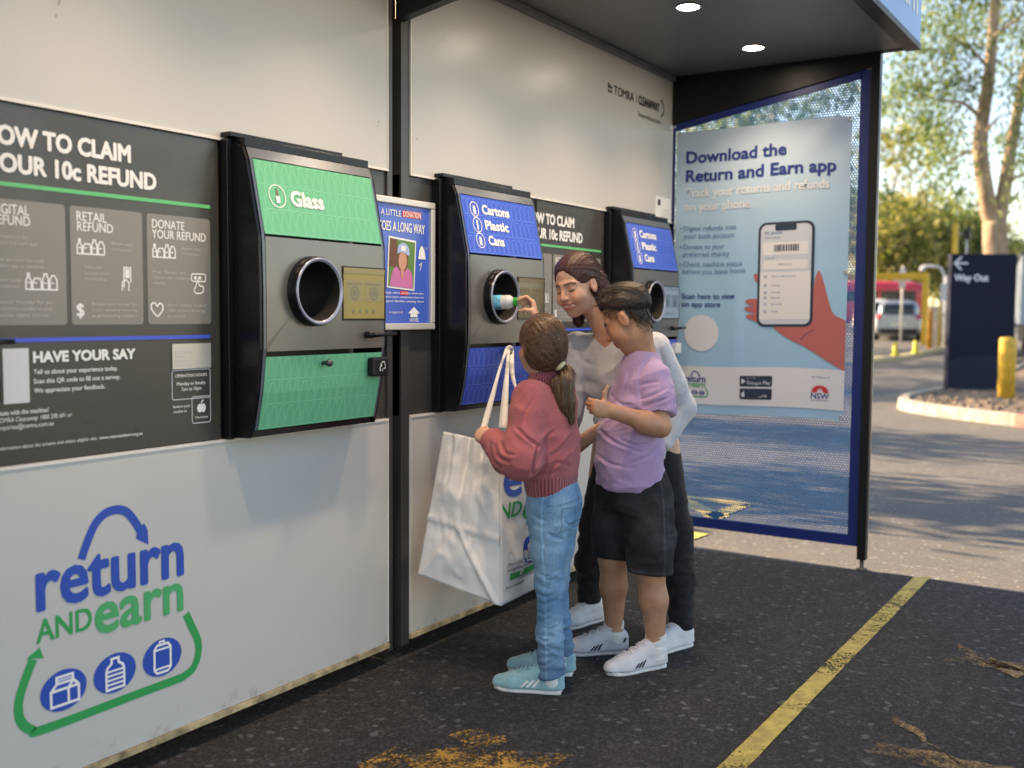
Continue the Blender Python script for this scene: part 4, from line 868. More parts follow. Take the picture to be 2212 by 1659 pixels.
# ======== girl
gl=thing('person','girl with ponytail in rose knit sweater and blue jeans, posting a bottle','person',(3.31,-.64,0))
hc=V3(3.303,-.588,1.264); HM=frame(56,-4,0); hs=.96
capP=aty(1117,652,-.265); wrR=aty(1158,689,-.345)
shL=V3(3.205,-.605,1.078); elL=V3(3.120,-.620,.872); wrL=A_(1060,950,3.84); shR=V3(3.415,-.600,1.085); elR=V3(3.545,-.475,1.185)
S=SDF((2.95,-1.0,-.005),(3.80,-.15,1.60),.004)
head(S,hc,HM,hs); S.cone(hc+HM@V3(-.02,0,-.05),(3.306,-.615,1.09),.045,.052,.02)
S.loft([((3.300,-.640,.70),.085,.07),((3.298,-.635,.88),.090,.072),((3.306,-.62,1.06),.10,.070),((3.308,-.615,1.11),.06,.05)],.02)
for a in (((3.258,-.645,.68),(3.252,-.66,.39),(3.224,-.688,.07)),((3.352,-.645,.68),(3.376,-.616,.39),(3.415,-.622,.07))):
    S.chain(a,[.062,.038,.032],.02)
S.cone((3.224,-.688,.05),(3.17,-.53,.03),.03,.022,.02); S.cone((3.415,-.622,.05),(3.36,-.47,.03),.03,.022,.02)
S.chain([shL,elL,wrL],[.042,.034,.026],.015); S.chain([shR,elR,wrR],[.042,.033,.0245],.015)
nrm=unit(V3(-.50,.84,.10)); fdir=unit(V3(.10,.30,.95))
hand(S,wrR,fdir,nrm,True,((38,50,30),(40,50,32),(44,52,32),(50,55,35)),.80,[(.040,.034,.020),(.048,.040,.048),(.050,.030,.074)])
hand(S,wrL,unit(V3(.15,.8,.25)),unit(V3(.7,-.1,-.6)),False,((60,70,40),)*4,.78)
vs,F=S.mesh(); c=skin_cols(vs,hc,HM,hs,(.57,.33,.235),(.45,.16,.14),(.05,.03,.02)); b_=npobj('body',vs,F,M_skin,gl,c)
# sweater
rose=(.50,.150,.165); M_sw=cloth('rose_knit',rose,(.41,.115,.13),.95,260,.7,300,.12); M_rib=rib_mat('rose_rib',(.50,.14,.16),(.26,.055,.07),52); M_rib2=rib_mat('rose_rib_collar',(.45,.12,.145),(.24,.05,.065),40)
S=SDF((2.95,-.95,.68),(3.75,-.25,1.36),.004)
S.loft([((3.298,-.640,.775),.108,.086),((3.294,-.638,.86),.120,.098),((3.296,-.632,.98),.122,.096),((3.305,-.620,1.065),.122,.090),((3.31,-.615,1.105),.085,.070)],.02,pw=2.2)
S.cone(shL+V3(.008,0,.0),elL,.068,.066,.03).cone(elL,wrL+(elL-wrL)*.10,.068,.046,.03); S.cone(elL+V3(.0,0,-.012),elL*.5+wrL*.5+V3(0,0,-.035),.050,.055,.03)
S.cone(shR-V3(.008,0,0),elR,.066,.052,.03).cone(elR,elR*.35+wrR*.65,.052,.042,.03)
vs,F=S.mesh(); m=np.clip((vs[:,2]-.76)/.06,0,1); vs=fold(vs,F,.0065,(5,5,11),3,True,m); vs=fold(vs,F,.003,(14,14,9),8,False,m)
vs=creases(vs,F,[(1.5,[(1117,925),(1137,944),(1163,964)]),(2.2,[(1163,962),(1157,984),(1149,1024)]),(1.2,[(1194,932),(1177,952),(1160,1004)]),(1.2,[(1068,960),(1076,986),(1100,998)]),(1.,[(1082,955),(1092,978),(1112,982)]),(1.,[(1058,955),(1064,990),(1085,1012)]),(1.,[(1234,984),(1200,1019),(1164,1026)]),(.9,[(1236,940),(1215,965),(1190,985)]),(.8,[(1150,862),(1135,890),(1118,922)]),(.8,[(1180,1035),(1200,1000),(1236,1010)])],.0070,3.4); npobj('sweater',vs,F,M_sw,gl)
S=SDF((3.10,-.85,.69),(3.50,-.45,.83),.003); S.loft([((3.299,-.642,.725),.103,.084),((3.298,-.641,.760),.109,.088),((3.297,-.640,.80),.114,.094)],.0,pw=2.2); S.cut((3.3,-.65,.728),(.10,-.12,-1)); S.cut((3.3,-.65,.805),(0,0,1),k=.012)
vs,F=S.mesh(); npobj('hem_rib',vs,F,M_rib,gl,None,angst(vs,(3.303,-.65,0)))
S=SDF((3.18,-.75,1.06),(3.44,-.48,1.22),.003); S.cone((3.303,-.617,1.085),(3.303,-.600,1.178),.068,.061,0); S.cut((3.303,-.60,1.180),(-.1,.25,1),k=.02); S.cut((3.31,-.60,1.085),(0,0,-1)); vs,F=S.mesh(); npobj('collar',vs,F,M_rib2,gl,None,angst(vs,(3.309,-.61,0)))
# jeans
def denim(name,c1,c2,c3):
    m=mat(name,c1,.85,spec=.2,bump=.35,bscale=520); N,L=nodes(m); b=N['Principled BSDF']; tc=N.new('ShaderNodeTexCoord')
    def nz(s,d,st=(1,1,1)):
        mp=N.new('ShaderNodeMapping'); mp.inputs['Scale'].default_value=st; L.new(tc.outputs['Object'],mp.inputs[0]); n=N.new('ShaderNodeTexNoise'); n.inputs['Scale'].default_value=s; n.inputs['Detail'].default_value=d; L.new(mp.outputs[0],n.inputs[0]); return n.outputs[0]
    def mix(f,a,c,lo,hi):
        r=N.new('ShaderNodeMapRange'); r.inputs[1].default_value=lo; r.inputs[2].default_value=hi; L.new(f,r.inputs[0]); x=N.new('ShaderNodeMix'); x.data_type='RGBA'; L.new(r.outputs[0],x.inputs[0])
        for i,q in ((6,a),(7,c)):
            if isinstance(q,tuple): x.inputs[i].default_value=(*q,1)
            else: L.new(q,x.inputs[i])
        return x.outputs[2]
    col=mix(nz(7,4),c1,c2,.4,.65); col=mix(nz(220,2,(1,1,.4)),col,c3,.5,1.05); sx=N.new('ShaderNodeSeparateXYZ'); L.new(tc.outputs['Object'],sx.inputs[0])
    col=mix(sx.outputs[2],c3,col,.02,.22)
    at_=N.new('ShaderNodeVertexColor'); at_.layer_name='Col'; x=N.new('ShaderNodeMix'); x.data_type='RGBA'; x.blend_type='MULTIPLY'; x.inputs[0].default_value=1; L.new(col,x.inputs[6]); L.new(at_.outputs[0],x.inputs[7]); L.new(x.outputs[2],b.inputs['Base Color']); return m
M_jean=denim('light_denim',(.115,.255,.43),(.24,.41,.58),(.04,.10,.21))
S=SDF((3.10,-.85,.05),(3.56,-.45,.82),.0035)
S.loft([((3.308,-.650,.63),.100,.090),((3.306,-.650,.70),.106,.098),((3.302,-.645,.78),.094,.080)],.02,pw=2.2)
legs=(((3.262,-.652,.67),(3.258,-.657,.52),(3.256,-.664,.39),(3.240,-.677,.22),(3.226,-.688,.085)),((3.350,-.645,.67),(3.362,-.630,.52),(3.376,-.616,.39),(3.396,-.616,.22),(3.416,-.624,.085)))
for a in legs: S.chain(a,[.079,.063,.049,.046,.044],.025)
S.cone((3.225,-.690,.10),(3.225,-.690,.06),.047,.047,.01); S.cone((3.418,-.623,.11),(3.418,-.623,.07),.046,.046,.01)
S.cut((3.226,-.69,.068),(.1,-.1,-1),(3.0,-.9,.0),(3.33,-.45,.16)); S.cut((3.416,-.624,.085),(.1,-.1,-1),(3.335,-.9,0),(3.6,-.4,.2))
vs,F=S.mesh(); z=vs[:,2]; mk=np.clip((.36-z)/.2,.12,1)*np.clip((z-.04)/.03,0,1); vs=fold(vs,F,.0065,(7,7,30),5,True,mk); mk2=np.exp(-((z-.60)/.05)**2)+.7*np.exp(-((z-.42)/.06)**2); vs=fold(vs,F,.006,(9,9,22),21,True,mk2)
rc=random.Random(5); LN=[(1.3,[(1183,1152),(1198,1160),(1214,1164)]),(1.2,[(1222,1128),(1232,1136),(1243,1132)]),(1.,[(1150,1110),(1165,1122),(1182,1126)])]
for i in range(17):
    y=1235+i*12+rc.uniform(-4,4); x0=np.interp(y,[1230,1440],[1156,1158])+rc.uniform(-3,12); x1=x0+rc.uniform(24,46); LN.append((rc.uniform(.6,1.3),[(x0,y+rc.uniform(-5,5)),((x0+x1)/2,y+rc.uniform(3,10)),(x1,y+rc.uniform(-7,5))]))
vs=creases(vs,F,LN,.0042,3.2)
# seams and pocket stitched darker
d=vs-V3(3.315,-.655,0); N_=np_normals(vs,F); col=np.ones((len(vs),3)); az=np.degrees(np.arctan2(d[:,1],d[:,0]))
def seam(mask,v): col[mask]*=v
seam((np.abs(vs[:,0]-3.318+.0*z)<.004)&(d[:,1]<0)&(z>.56)&(z<.76),.72); seam((np.abs(z-.715+.15*np.abs(vs[:,0]-3.318))<.004)&(d[:,1]<-.03),.75)
pk=np.maximum(np.abs(vs[:,0]-3.262)-.034, np.abs(z-.645)-.042); seam((np.abs(pk)<.0035)&(d[:,1]<-.03),.70); pk=np.maximum(np.abs(vs[:,0]-3.372)-.034, np.abs(z-.645)-.042); seam((np.abs(pk)<.0035)&(d[:,1]<-.03),.70)
out=np.interp(z,[.07,.4,.7],[3.226-.03,3.252-.035,3.262-.055]); seam((np.abs(vs[:,1]-np.interp(z,[.07,.4,.7],[-.70,-.672,-.668]))<.0035)&(vs[:,0]<np.interp(z,[.07,.4,.7],[3.22,3.25,3.26])),1.35)
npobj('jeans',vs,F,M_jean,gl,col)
# shoes
def shoes(par,heel,dirv,ln,wd,mu,ms,stripe=None,h=.07,toe=None,heeltab=None,nm='shoe',lace=None,op=(.55,)):
    a=V3(*heel,0); d=unit(V3(*dirv,0)); lo=np.minimum(a,a+d*ln)-.08; hi=np.maximum(a,a+d*ln)+.08; lo[2]=-.004; hi[2]=.2
    U=SDF(lo,hi,.003); So=SDF(lo,hi,.003); d,sd=shoe((U,So),heel,dirv,ln,wd,h)
    U.cut((0,0,.0215),(0,0,-1)); So.cut((0,0,.0042),(0,0,-1),k=.002)
    vs,F=So.mesh(); so_=npobj(nm,vs,F,ms,par)
    vs,F=U.mesh(); vs=relax(vs,F,2); up_=npobj('upper',vs,F,mu,so_); up_.location=(0,0,0)
    from mathutils.bvhtree import BVHTree
    bv=BVHTree.FromPolygons([Vector(v) for v in vs],[list(map(int,f)) for f in F])
    def snap(t,w,z,side,lift=.0015):   # a point on the side of the upper
        p=a+d*ln*t+V3(0,0,z); o=Vector(p+sd*side*.12); h_=bv.ray_cast(o,Vector(-sd*side)); 
        return (h_[0]+h_[1]*lift) if h_[0] is not None else Vector(p+sd*side*wd*.4)
    def band(t0,z0,t1,z1,w,side,m,name):
        mb=MB(); mb.smooth=True; n=7; A=[snap(t0+(t1-t0)*i/n-w/2,0,z0+(z1-z0)*i/n,side) for i in range(n+1)]; B=[snap(t0+(t1-t0)*i/n+w/2,0,z0+(z1-z0)*i/n,side) for i in range(n+1)]
        mb.add(A+B,[(i,i+1,n+2+i,n+1+i) for i in range(n)]); o=mb.build(name,so_,m)
        return o
    if stripe:
        for side in (1,-1):
            for j in range(3): band(stripe[0]+stripe[1]*j,stripe[2],stripe[0]+stripe[1]*j+stripe[3],stripe[4]-(.004*j),stripe[5],side,stripe[6],'stripe')
    ml=lace or ms; mb=MB()
    for j in range(5):
        t=.40+.065*j; L_=[]
        for q in range(-4,5):
            w=q/4*wd*.22; p=a+d*ln*(t+.02*(1 if j%2 else -1)*q/4)+sd*w; hh=bv.ray_cast(Vector(p+V3(0,0,.25)),Vector((0,0,-1)))
            if hh[0] is not None: L_.append(hh[0]+Vector((0,0,.003)))
        if len(L_)>2: mb.tube(L_,.0032,6)
    if mb.v: mb.build('lace',so_,ml)
    if toe:
        S2=SDF(lo,hi,.003); S2.ell(a+d*ln*.95+V3(0,0,.022),(ln*.055,wd*.25,.017),np.stack([d,sd,V3(0,0,1)],1),.0); vs,F=S2.mesh(); npobj('toe_cap',vs,F,toe,so_).location=(0,0,0)
    if heeltab:
        for side in (1,-1): band(.06,.055,.02,.072,.05,side,heeltab,'heel_tab')
    # collar lining
    return so_
M_suede=cloth('blue_suede',(.20,.40,.47),(.26,.48,.55),.9,60,.3,300,.4); M_sole=mat('white_rubber',(.66,.66,.66),.5,var=.12,vscale=20); M_wl=mat('white_leather',(.72,.72,.72),.45); M_wmesh=mat('white_knit_mesh',(.66,.66,.70),.7,bump=.5,bscale=320); M_bkst=mat('black_stripe',(.015,.015,.018),.5); M_sock=mat('white_sock',(.70,.70,.70),.9,bump=.4,bscale=200)
st_=(.40,.085,.030,-.10,.062,.040,M_wl)
shoes(gl,(3.241,-.727),(-.087,.233),.252,.086,M_suede,M_sole,st_,.062,lace=M_suede); shoes(gl,(3.435,-.666),(-.095,.235),.252,.086,M_suede,M_sole,st_,.062,lace=M_suede)
for x,y in ((3.226,-.690),(3.418,-.624)):
    S=SDF((x-.08,y-.08,.03),(x+.08,y+.08,.13),.003); S.cone((x,y,.05),(x,y,.10),.041,.036,0); vs,F=S.mesh(); npobj('sock',vs,F,M_sock,gl)
# hair
M_gh=hair_mat('brown_hair',(.022,.011,.007),(.15,.080,.045),.36,(52,5,1),.45); M_gh2=mat('brown_hair_strand',(.15,.085,.048),.4,var=.5,vscale=40)
P=lambda x,y,z: hc+HM@(V3(x,y,z)*hs)
tie=A_(1209,789,3.80)
S=SDF((3.15,-.80,1.08),(3.48,-.42,1.42),.0035)
S.ell(P(-.016,0,.036),(.103*hs,.087*hs,.095*hs),HM,0); S.ell(P(-.05,0,-.015),(.070*hs,.078*hs,.075*hs),HM,.03); S.cone(P(-.05,0,-.02),tie,.060*hs,.012,.03)
S.ell(P(.105,0,-.045),(.085*hs,.095*hs,.095*hs),HM,.01,'s')
for y in (1,-1): S.ell(P(.004,.088*y,-.015),(.022*hs,.022*hs,.034*hs),HM,.006,'s')
vs,F=S.mesh(); 
fc=P(.07,0,.06); ax=unit(tie-fc); e1=unit(np.cross(ax,V3(0,0,1))); e2=np.cross(ax,e1); d=vs-fc; an=np.arctan2(d@e1,d@e2); tt=d@ax
N_=np_normals(vs,F); vs2=vs+N_*(.0018*vnoise(np.stack([an*16,tt*10,0*tt],1))+.0008*vnoise(np.stack([an*40,tt*16,0*tt],1)))[:,None]
ghair=npobj('hair',vs2,F,M_gh,gl,None,np.stack([an,tt*3,tt*0],1)); trace('loose_strands',vs2,F,lambda p: tie-p,420,ghair,M_gh2,16,.008,.0016,.0009,3)
tl=[tie,tie+V3(.018,-.024,-.032),A_(1215,832,3.76),A_(1221,870,3.76),A_(1234,908,3.765)]; pt=[tuple(p) for p in tl]
S=SDF(np.min(tl,0)-.09,np.max(tl,0)+.09,.0035); S.chain(tl,[.012,.026,.038,.034,.013],.014,flat=unit(V3(_f.x,_f.y,0)),fs=.75)
vs,F=S.mesh(); N_=np_normals(vs,F); d=vs-tie; rr_=V3(_r.x,_r.y,0); an=np.arctan2(d@V3(_f.x,_f.y,0),d@rr_+.0)+ (d@rr_)*22; vs2=vs+N_*(.0055*vnoise(np.stack([an*5,d[:,2]*6,0*an],1))+.002*vnoise(np.stack([an*14,d[:,2]*9,0*an],1)))[:,None]
tail=npobj('ponytail',vs2,F,M_gh,gl,None,np.stack([an*.7,d[:,2]*3,an*0],1))
rg=random.Random(4); rt=[]
for i in range(170):
    a_=rg.uniform(0,6.28); q=rg.uniform(.55,1.1); pts=[]; e=rg.uniform(.75,1.08)
    for j,(p,rad) in enumerate(zip(tl,[.014,.027,.039,.036,.020])):
        if j/(len(tl)-1)>e: break
        pts.append(p+rr_*(math.cos(a_)*rad*q)+V3(_f.x,_f.y,0)*(math.sin(a_)*rad*.75*q)+V3(0,0,rg.uniform(-.012,.012) if j>2 else 0)+rr_*rg.uniform(-.003,.003))
    pts.append(pts[-1]+V3(rg.uniform(-.004,.006),rg.uniform(-.004,.004),-rg.uniform(.012,.034)))
    if len(pts)>2: rt.append(smooth([tuple(p) for p in pts],3))
o=strands('strand',rt,None,M_gh2,.0013); eyeparent(o,gl); o.name='loose_strands'; o.parent=tail; o.location=(0,0,0)
mb=MB(); ta=unit(tl[1]-tie); mb.lathe([(.012,-.009),(.021,-.007),(.0235,0),(.021,.007),(.012,.009)],tuple(tie+ta*.002-V3(_f.x,_f.y,0)*.006),tuple(ta),20,(False,False)); o=mb.build('hair_tie',None,mat('cream_hair_tie',(.66,.56,.36),.7)); eyeparent(o,gl)

# bottle held by the girl
bt=thing('bottle','small plastic bottle with green cap held in the machine hole by the girl','bottle',tuple(capP)); 
ba=unit(V3(-.30,1,-.03)); M_pet=mat('clear_plastic',(.72,.76,.76),.15,spec=.6); M_pet.node_tree.nodes['Principled BSDF'].inputs['Transmission Weight'].default_value=.25
ob=MB().lathe([(.010,.010),(.013,.014),(.022,.020),(.0285,.030),(.0295,.045),(.0285,.052),(.0295,.060),(.0295,.14),(.026,.155),(.010,.157)],(0,0,0),tuple(ba),32).build('shell',bt,M_pet)
MB().lathe([(.0298,.064),(.0301,.066),(.0301,.125),(.0298,.127)],(0,0,0),tuple(ba),32,(False,False)).build('label_wrap',bt,mat('blue_label',(.10,.40,.58),.35,var=.5,vscale=60))
mb=MB(); n=36; rg2=[]
for h in (-.004,.0135): rg2.append([(.0175+.0009*(i%2),h) for i in range(n)])
ax_=Vector(ba); t1=ax_.cross(Vector((0,0,1))).normalized(); t2=ax_.cross(t1)
rings=[[ax_*h+t1*(r_*math.cos(2*math.pi*i/n))+t2*(r_*math.sin(2*math.pi*i/n)) for i,(r_,h) in enumerate(rw)] for rw in rg2]; mb.ring([[p*.86+ax_*(-.0018) for p in rings[0]]]+rings); mb.build('cap',bt,mat('green_cap',(.02,.34,.05),.35))

# ======== boy
by=thing('person','boy in purple t-shirt and black shorts with short dark hair, thumb raised','person',(3.71,-.78,0))
hc=A_(1356,687,4.07); HM=frame(97,33,0); hs=1.02
shL=V3(3.664,-.888,1.145); elL=V3(3.615,-.930,.965); wrL=V3(3.435,-.815,1.030); shR=V3(3.838,-.735,1.15); elR=V3(3.86,-.665,.93); wrR2=V3(3.83,-.665,.76)
S=SDF((3.30,-1.10,-.005),(3.98,-.42,1.56),.004)
head(S,hc,HM,hs); S.cone(hc+HM@V3(-.030,0,-.03),(3.738,-.79,1.20),.052,.056,.025); S.cone((3.738,-.79,1.22),(3.735,-.79,1.15),.055,.08,.03)
S.loft([((3.71,-.78,.66),.12,.10),((3.70,-.78,.88),.125,.11),((3.722,-.79,1.08),.125,.085),((3.735,-.79,1.16),.09,.06)],.03,side=(.8,.6,0))
S.cone(shL,shR,.048,.048,.03)
S.chain([shL,elL,wrL],[.044,.040,.028],.02); S.ell(elL*.7+wrL*.3+V3(0,0,-.006),(.045,.040,.040),None,.03); S.chain([shR,elR,wrR2],[.044,.038,.027],.02)
lg=(((3.675,-.865,.68),(3.652,-.880,.40),(3.668,-.892,.28),(3.690,-.893,.10),(3.692,-.890,.05)),((3.745,-.695,.68),(3.712,-.690,.41),(3.730,-.685,.29),(3.762,-.672,.10),(3.765,-.67,.05)))
for a in lg: S.chain(a,[.085,.056,.053,.034,.033],.025); 
S.cone(lg[0][4],lg[0][4]+V3(-.12,.07,-.01),.033,.022,.02); S.cone(lg[1][4],lg[1][4]+V3(-.09,.10,-.01),.033,.022,.02)
hand(S,wrL,unit(V3(-.83,.50,.22)),unit(V3(.50,.80,.05)),False,((74,95,60),(78,96,60),(80,96,60),(84,96,60)),.86,[(.040,.036,.010),(.046,.068,.012),(.040,.098,.010)])
hand(S,wrR2,unit(V3(-.1,.05,-1)),unit(V3(-.6,-.8,0)),True,((40,50,30),)*4,.84)
vs,F=S.mesh()
fade=lambda x,y,z: .95*np.clip((z-np.interp(x,[-.12,-.07,-.035,-.02,.0,.03,.06],[-.130,-.120,-.095,-.050,-.030,-.008,.034])+.012*vnoise(np.stack([x*70,y*70,z*70],1)))/.075,0,1)*(x<.062)*np.where((x>-.026)&(x<.016)&(z<.022)&(np.abs(y)>.073),.0,1)
c=skin_cols(vs,hc,HM,hs,(.48,.25,.15),(.38,.12,.10),(.02,.013,.01),False,(.011,.008,.007),fade); b_=npobj('body',vs,F,M_skin,by,c); L=((vs-hc)@HM)/hs; fm=np.clip(fade(L[:,0],L[:,1],L[:,2]),0,1)*(np.abs(L)<.16).all(1); fm=(fm>.12)&(np.random.RandomState(2).rand(len(fm))<fm+.1); bvs,bF=vs,F
M_bh=hair_mat('dark_short_hair',(.010,.007,.006),(.055,.038,.030),.45,(60,9,1),.6)
P=lambda x,y,z: hc+HM@(V3(x,y,z)*hs)
S=SDF(hc-.20,hc+.20,.003); S.ell(P(-.020,0,.038),(.099*hs,.0815*hs,.096*hs),HM,0); S.ell(P(.030,0,.094),(.042*hs,.056*hs,.022*hs),HM,.03)
S.cut(P(0,0,.012),HM@V3(.50,0,-1),k=.02); S.ell(P(.112,0,.004),(.054*hs,.10*hs,.060*hs),HM,.014,'s'); S.ell(P(-.004,.092,-.012),(.026*hs,.026*hs,.036*hs),HM,.006,'s'); S.ell(P(-.004,-.092,-.012),(.026*hs,.026*hs,.036*hs),HM,.006,'s')
vs,F=S.mesh(); L=((vs-hc)@HM)/hs; N_=np_normals(vs,F); sp=fbm(np.stack([L[:,1]*60,(L[:,0]-L[:,2])*22,L[:,2]*20],1),3); edge=np.clip((L[:,2]-(.012+.50*L[:,0]))/.07,0,1); vs2=vs+N_*(sp*.0045*(.3+.7*edge)-.0110*(1-edge)**1.5)[:,None]+(HM@V3(.2,0,.5))*((.006*np.clip(sp,0,1)*np.clip((L[:,2]-.09)/.03,0,1))[:,None])
hair_=npobj('hair',vs2,F,M_bh,by,None,np.stack([L[:,1]*14+L[:,2]*3,(L[:,0]-L[:,2])*3,0*sp],1))
rg=random.Random(8); rt=[]
for i in range(260):
    th=rg.uniform(0,6.28); rr_=math.sqrt(rg.random()); x=-.012+.085*rr_*math.cos(th); y=.070*rr_*math.sin(th); z=.040+.093*math.sqrt(max(0,1-((x+.012)/.105)**2-(y/.081)**2)); p=P(x,y,z); d_=HM@unit(V3(.8+rg.uniform(-.4,.3),rg.uniform(-.4,.4),.35)); up_=HM@V3(0,0,1)
    rt.append([tuple(p),tuple(p+d_*.012+up_*.004),tuple(p+d_*.026+up_*rg.uniform(-.002,.007))])
o=strands('loose_strands',rt,None,M_bh,.0014); o.parent=hair_
trace('stubble',bvs,bF,lambda p: HM@V3(-.5,0,-1),2600,hair_,mat('clipped_hair',(.012,.009,.008),.7),5,.0035,.0012,.0011,9,fm)
trace('hair_edge',vs2,F,lambda p: HM@V3(-.5,0,-1),700,hair_,mat('dark_strand',(.020,.014,.011),.6),8,.005,.0014,.0010,12,(L[:,2]-(.012+.50*L[:,0]))<.05)
# t-shirt
M_tee=cloth('purple_cotton',(.43,.30,.49),(.37,.25,.43),.9,140,.2,500,.25)
S=SDF((3.42,-1.08,.66),(3.95,-.50,1.30),.004); sd=(.66,.75,0)
S.loft([((3.690,-.772,.690),.150,.128),((3.685,-.770,.80),.152,.133),((3.687,-.772,.93),.150,.126),((3.712,-.786,1.06),.148,.103),((3.728,-.792,1.165),.135,.088),((3.738,-.795,1.240),.085,.064)],.02,side=(.8,.6,0),pw=2.2)
T=S.like(); T.cone(shL+V3(.004,.004,.000),elL,.060,.066,.0); T.cut(shL*.22+elL*.78,elL-shL); S.merge(T,.03); T=S.like(); T.cone(shR,elR,.060,.064,0); T.cut(shR*.3+elR*.7,elR-shR); S.merge(T,.03)
S.cut((3.70,-.78,.703),(-.05,.08,-1),k=.01); S.ell(P(-.045,0,-.105),(.075,.075,.045),None,.01,'s') if False else None
S.cone((3.722,-.785,1.262),(3.742,-.795,1.33),.064,.07,.008,'s')
vs,F=S.mesh(); mk=np.clip((1.22-vs[:,2])/.1,0,1); vs=fold(vs,F,.0065,(6,6,9),31,True,mk); vs=fold(vs,F,.0045,(11,11,26),37,True,mk*(np.exp(-((vs[:,2]-1.0)/.10)**2)+.6*np.exp(-((vs[:,2]-.74)/.05)**2)))
vs=creases(vs,F,[(1.1,[(1385,862),(1410,853),(1436,841)]),(1.2,[(1387,879),(1415,869),(1442,860)]),(.9,[(1380,834),(1396,828),(1422,824)]),(.8,[(1412,765),(1392,788),(1381,820),(1386,878)]),(1.2,[(1323,877),(1351,889),(1382,889)]),(.8,[(1318,850),(1340,872),(1368,876)]),(1.2,[(1340,950),(1379,963),(1424,950)]),(1.2,[(1296,928),(1323,952),(1382,976)]),(1.,[(1430,960),(1400,985),(1360,1003)]),(.9,[(1288,980),(1320,1002),(1372,1012)]),(.9,[(1360,800),(1352,840),(1340,866)])],.0062,3.3); tee=npobj('t_shirt',vs,F,M_tee,by)
from mathutils.bvhtree import BVHTree
def decal_mesh(host_vs,host_F,polys,m,par,name,lift=.0015,dist=.5,step=.004):
    """polys: lists of pixel-plane points (3D points in front of the surface) dropped along the view direction onto the garment"""
    bv=BVHTree.FromPolygons([Vector(v) for v in host_vs],[list(map(int,f)) for f in host_F]); mb=MB(); mb.smooth=True
    for o3,dr,pl in polys:
        pts=[]
        for p in pl:
            h_=bv.ray_cast(Vector(p)-Vector(dr)*.3,Vector(dr)); pts.append(h_[0]+h_[1]*lift if h_[0] is not None else None)
        if all(q is not None for q in pts): mb.add(pts,[tuple(range(len(pts)))])
    if mb.v:
        o=mb.build(name,None,m); eyeparent(o,par) if par.parent is None else None
        if par.parent is not None: o.parent=par
        return o
# small printed mark on the chest, hem tag
wn=Vector((.30,.95,0)).normalized(); ctr=aty(1357,828,-.93)
def grid_marks(ctr,ex,ez,shapes): return [(None,wn,[ctr+V3(ex)*a+V3(ez)*b for a,b in sh]) for sh in shapes]
exv=unit(V3(.95,-.30,0)); ezv=V3(0,0,1); sh=[]
for k in range(10):
    a0,a1=2*math.pi*k/10,2*math.pi*(k+1)/10; sh.append([(.012*math.cos(a0)-.012,.013*math.sin(a0)+.006),(.012*math.cos(a1)-.012,.013*math.sin(a1)+.006),(.006*math.cos(a1)-.012,.006*math.sin(a1)+.006),(.006*math.cos(a0)-.012,.006*math.sin(a0)+.006)])
for k in range(8):
    t0,t1=k/8,(k+1)/8; f_=lambda t:(-.004+.034*t,.020-.045*t*t); w_=.0045; sh.append([f_(t0),f_(t1),(f_(t1)[0]-w_,f_(t1)[1]-w_),(f_(t0)[0]-w_,f_(t0)[1]-w_)])
decal_mesh(vs,F,grid_marks(ctr,exv,ezv,sh),mat('shirt_print',(.05,.035,.075),.8),tee,'chest_print')
ct=aty(1376,1017,-.93); decal_mesh(vs,F,grid_marks(ct,exv,ezv,[[(-.022+.011*i,-.008),(-.011+.011*i,-.008),(-.011+.011*i,.008),(-.022+.011*i,.008)] for i in range(4)]),mat('black_tag',(.012,.012,.014),.7),tee,'hem_tag')
# shorts
M_sh=denim('washed_black_denim',(.020,.021,.024),(.045,.047,.052),(.010,.010,.012))
S=SDF((3.48,-1.05,.34),(3.92,-.52,.80),.004)
S.loft([((3.705,-.78,.63),.142,.122),((3.702,-.78,.70),.146,.126),((3.70,-.78,.77),.138,.118)],.02,side=sd,pw=2.3)
S.chain([(3.678,-.858,.66),(3.664,-.872,.52),(3.652,-.884,.375)],[.102,.094,.088],.03); S.chain([(3.742,-.70,.66),(3.728,-.695,.53),(3.712,-.692,.40)],[.100,.092,.086],.03)
S.cut((3.652,-.88,.388),(-.08,.02,-1),(3.4,-1.1,.25),(3.95,-.782,.52)); S.cut((3.71,-.69,.415),(-.08,.02,-1),(3.4,-.778,.25),(3.95,-.45,.52))
S.cut((3.66,-.785,.5),(0,0,0.0001),(0,0,0),(0,0,0)) if False else None
vs,F=S.mesh(); vs=fold(vs,F,.006,(7,7,13),51,True,np.clip((vs[:,2]-.39)/.05,0.1,1)); col=np.ones((len(vs),3)); z=vs[:,2]
L_=vs-V3(3.68,-.83,0); u_=L_@V3(.66,.75,0); s_=L_@V3(-.75,.66,0); near=(L_@V3(-.66,-.75,0)>0.02)
col[(np.abs(s_+.035)<.0035)&near]*=1.9; pk=np.maximum(np.abs(s_+.085)-.030,np.abs(z-.60)-.055); col[(np.abs(pk)<.0035)&near]*=1.7; col[(np.abs(z-.405-.05*(s_))<.003)&near]*=1.7
npobj('shorts',vs,F,M_sh,by,col)
stb=(.50,.060,.030,-.075,.055,.036,M_bkst)
shoes(by,(3.726,-.911),(-.212,.126),.262,.096,M_wmesh,M_sole,stb,.085,toe=M_bkst,lace=M_wl); shoes(by,(3.793,-.709),(-.151,.172),.250,.096,M_wmesh,M_sole,stb,.085,heeltab=M_bkst,lace=M_wl)
for x,y in ((3.690,-.893),(3.762,-.672)):
    S=SDF((x-.09,y-.09,.03),(x+.09,y+.09,.20),.003); S.cone((x,y,.05),(x,y,.142),.046,.0395,0); S.cut((x,y,.142),(0,0,1),k=.006); vs,F=S.mesh(); vs=fold(vs,F,.002,(8,8,50),3); npobj('sock',vs,F,M_sock,by)

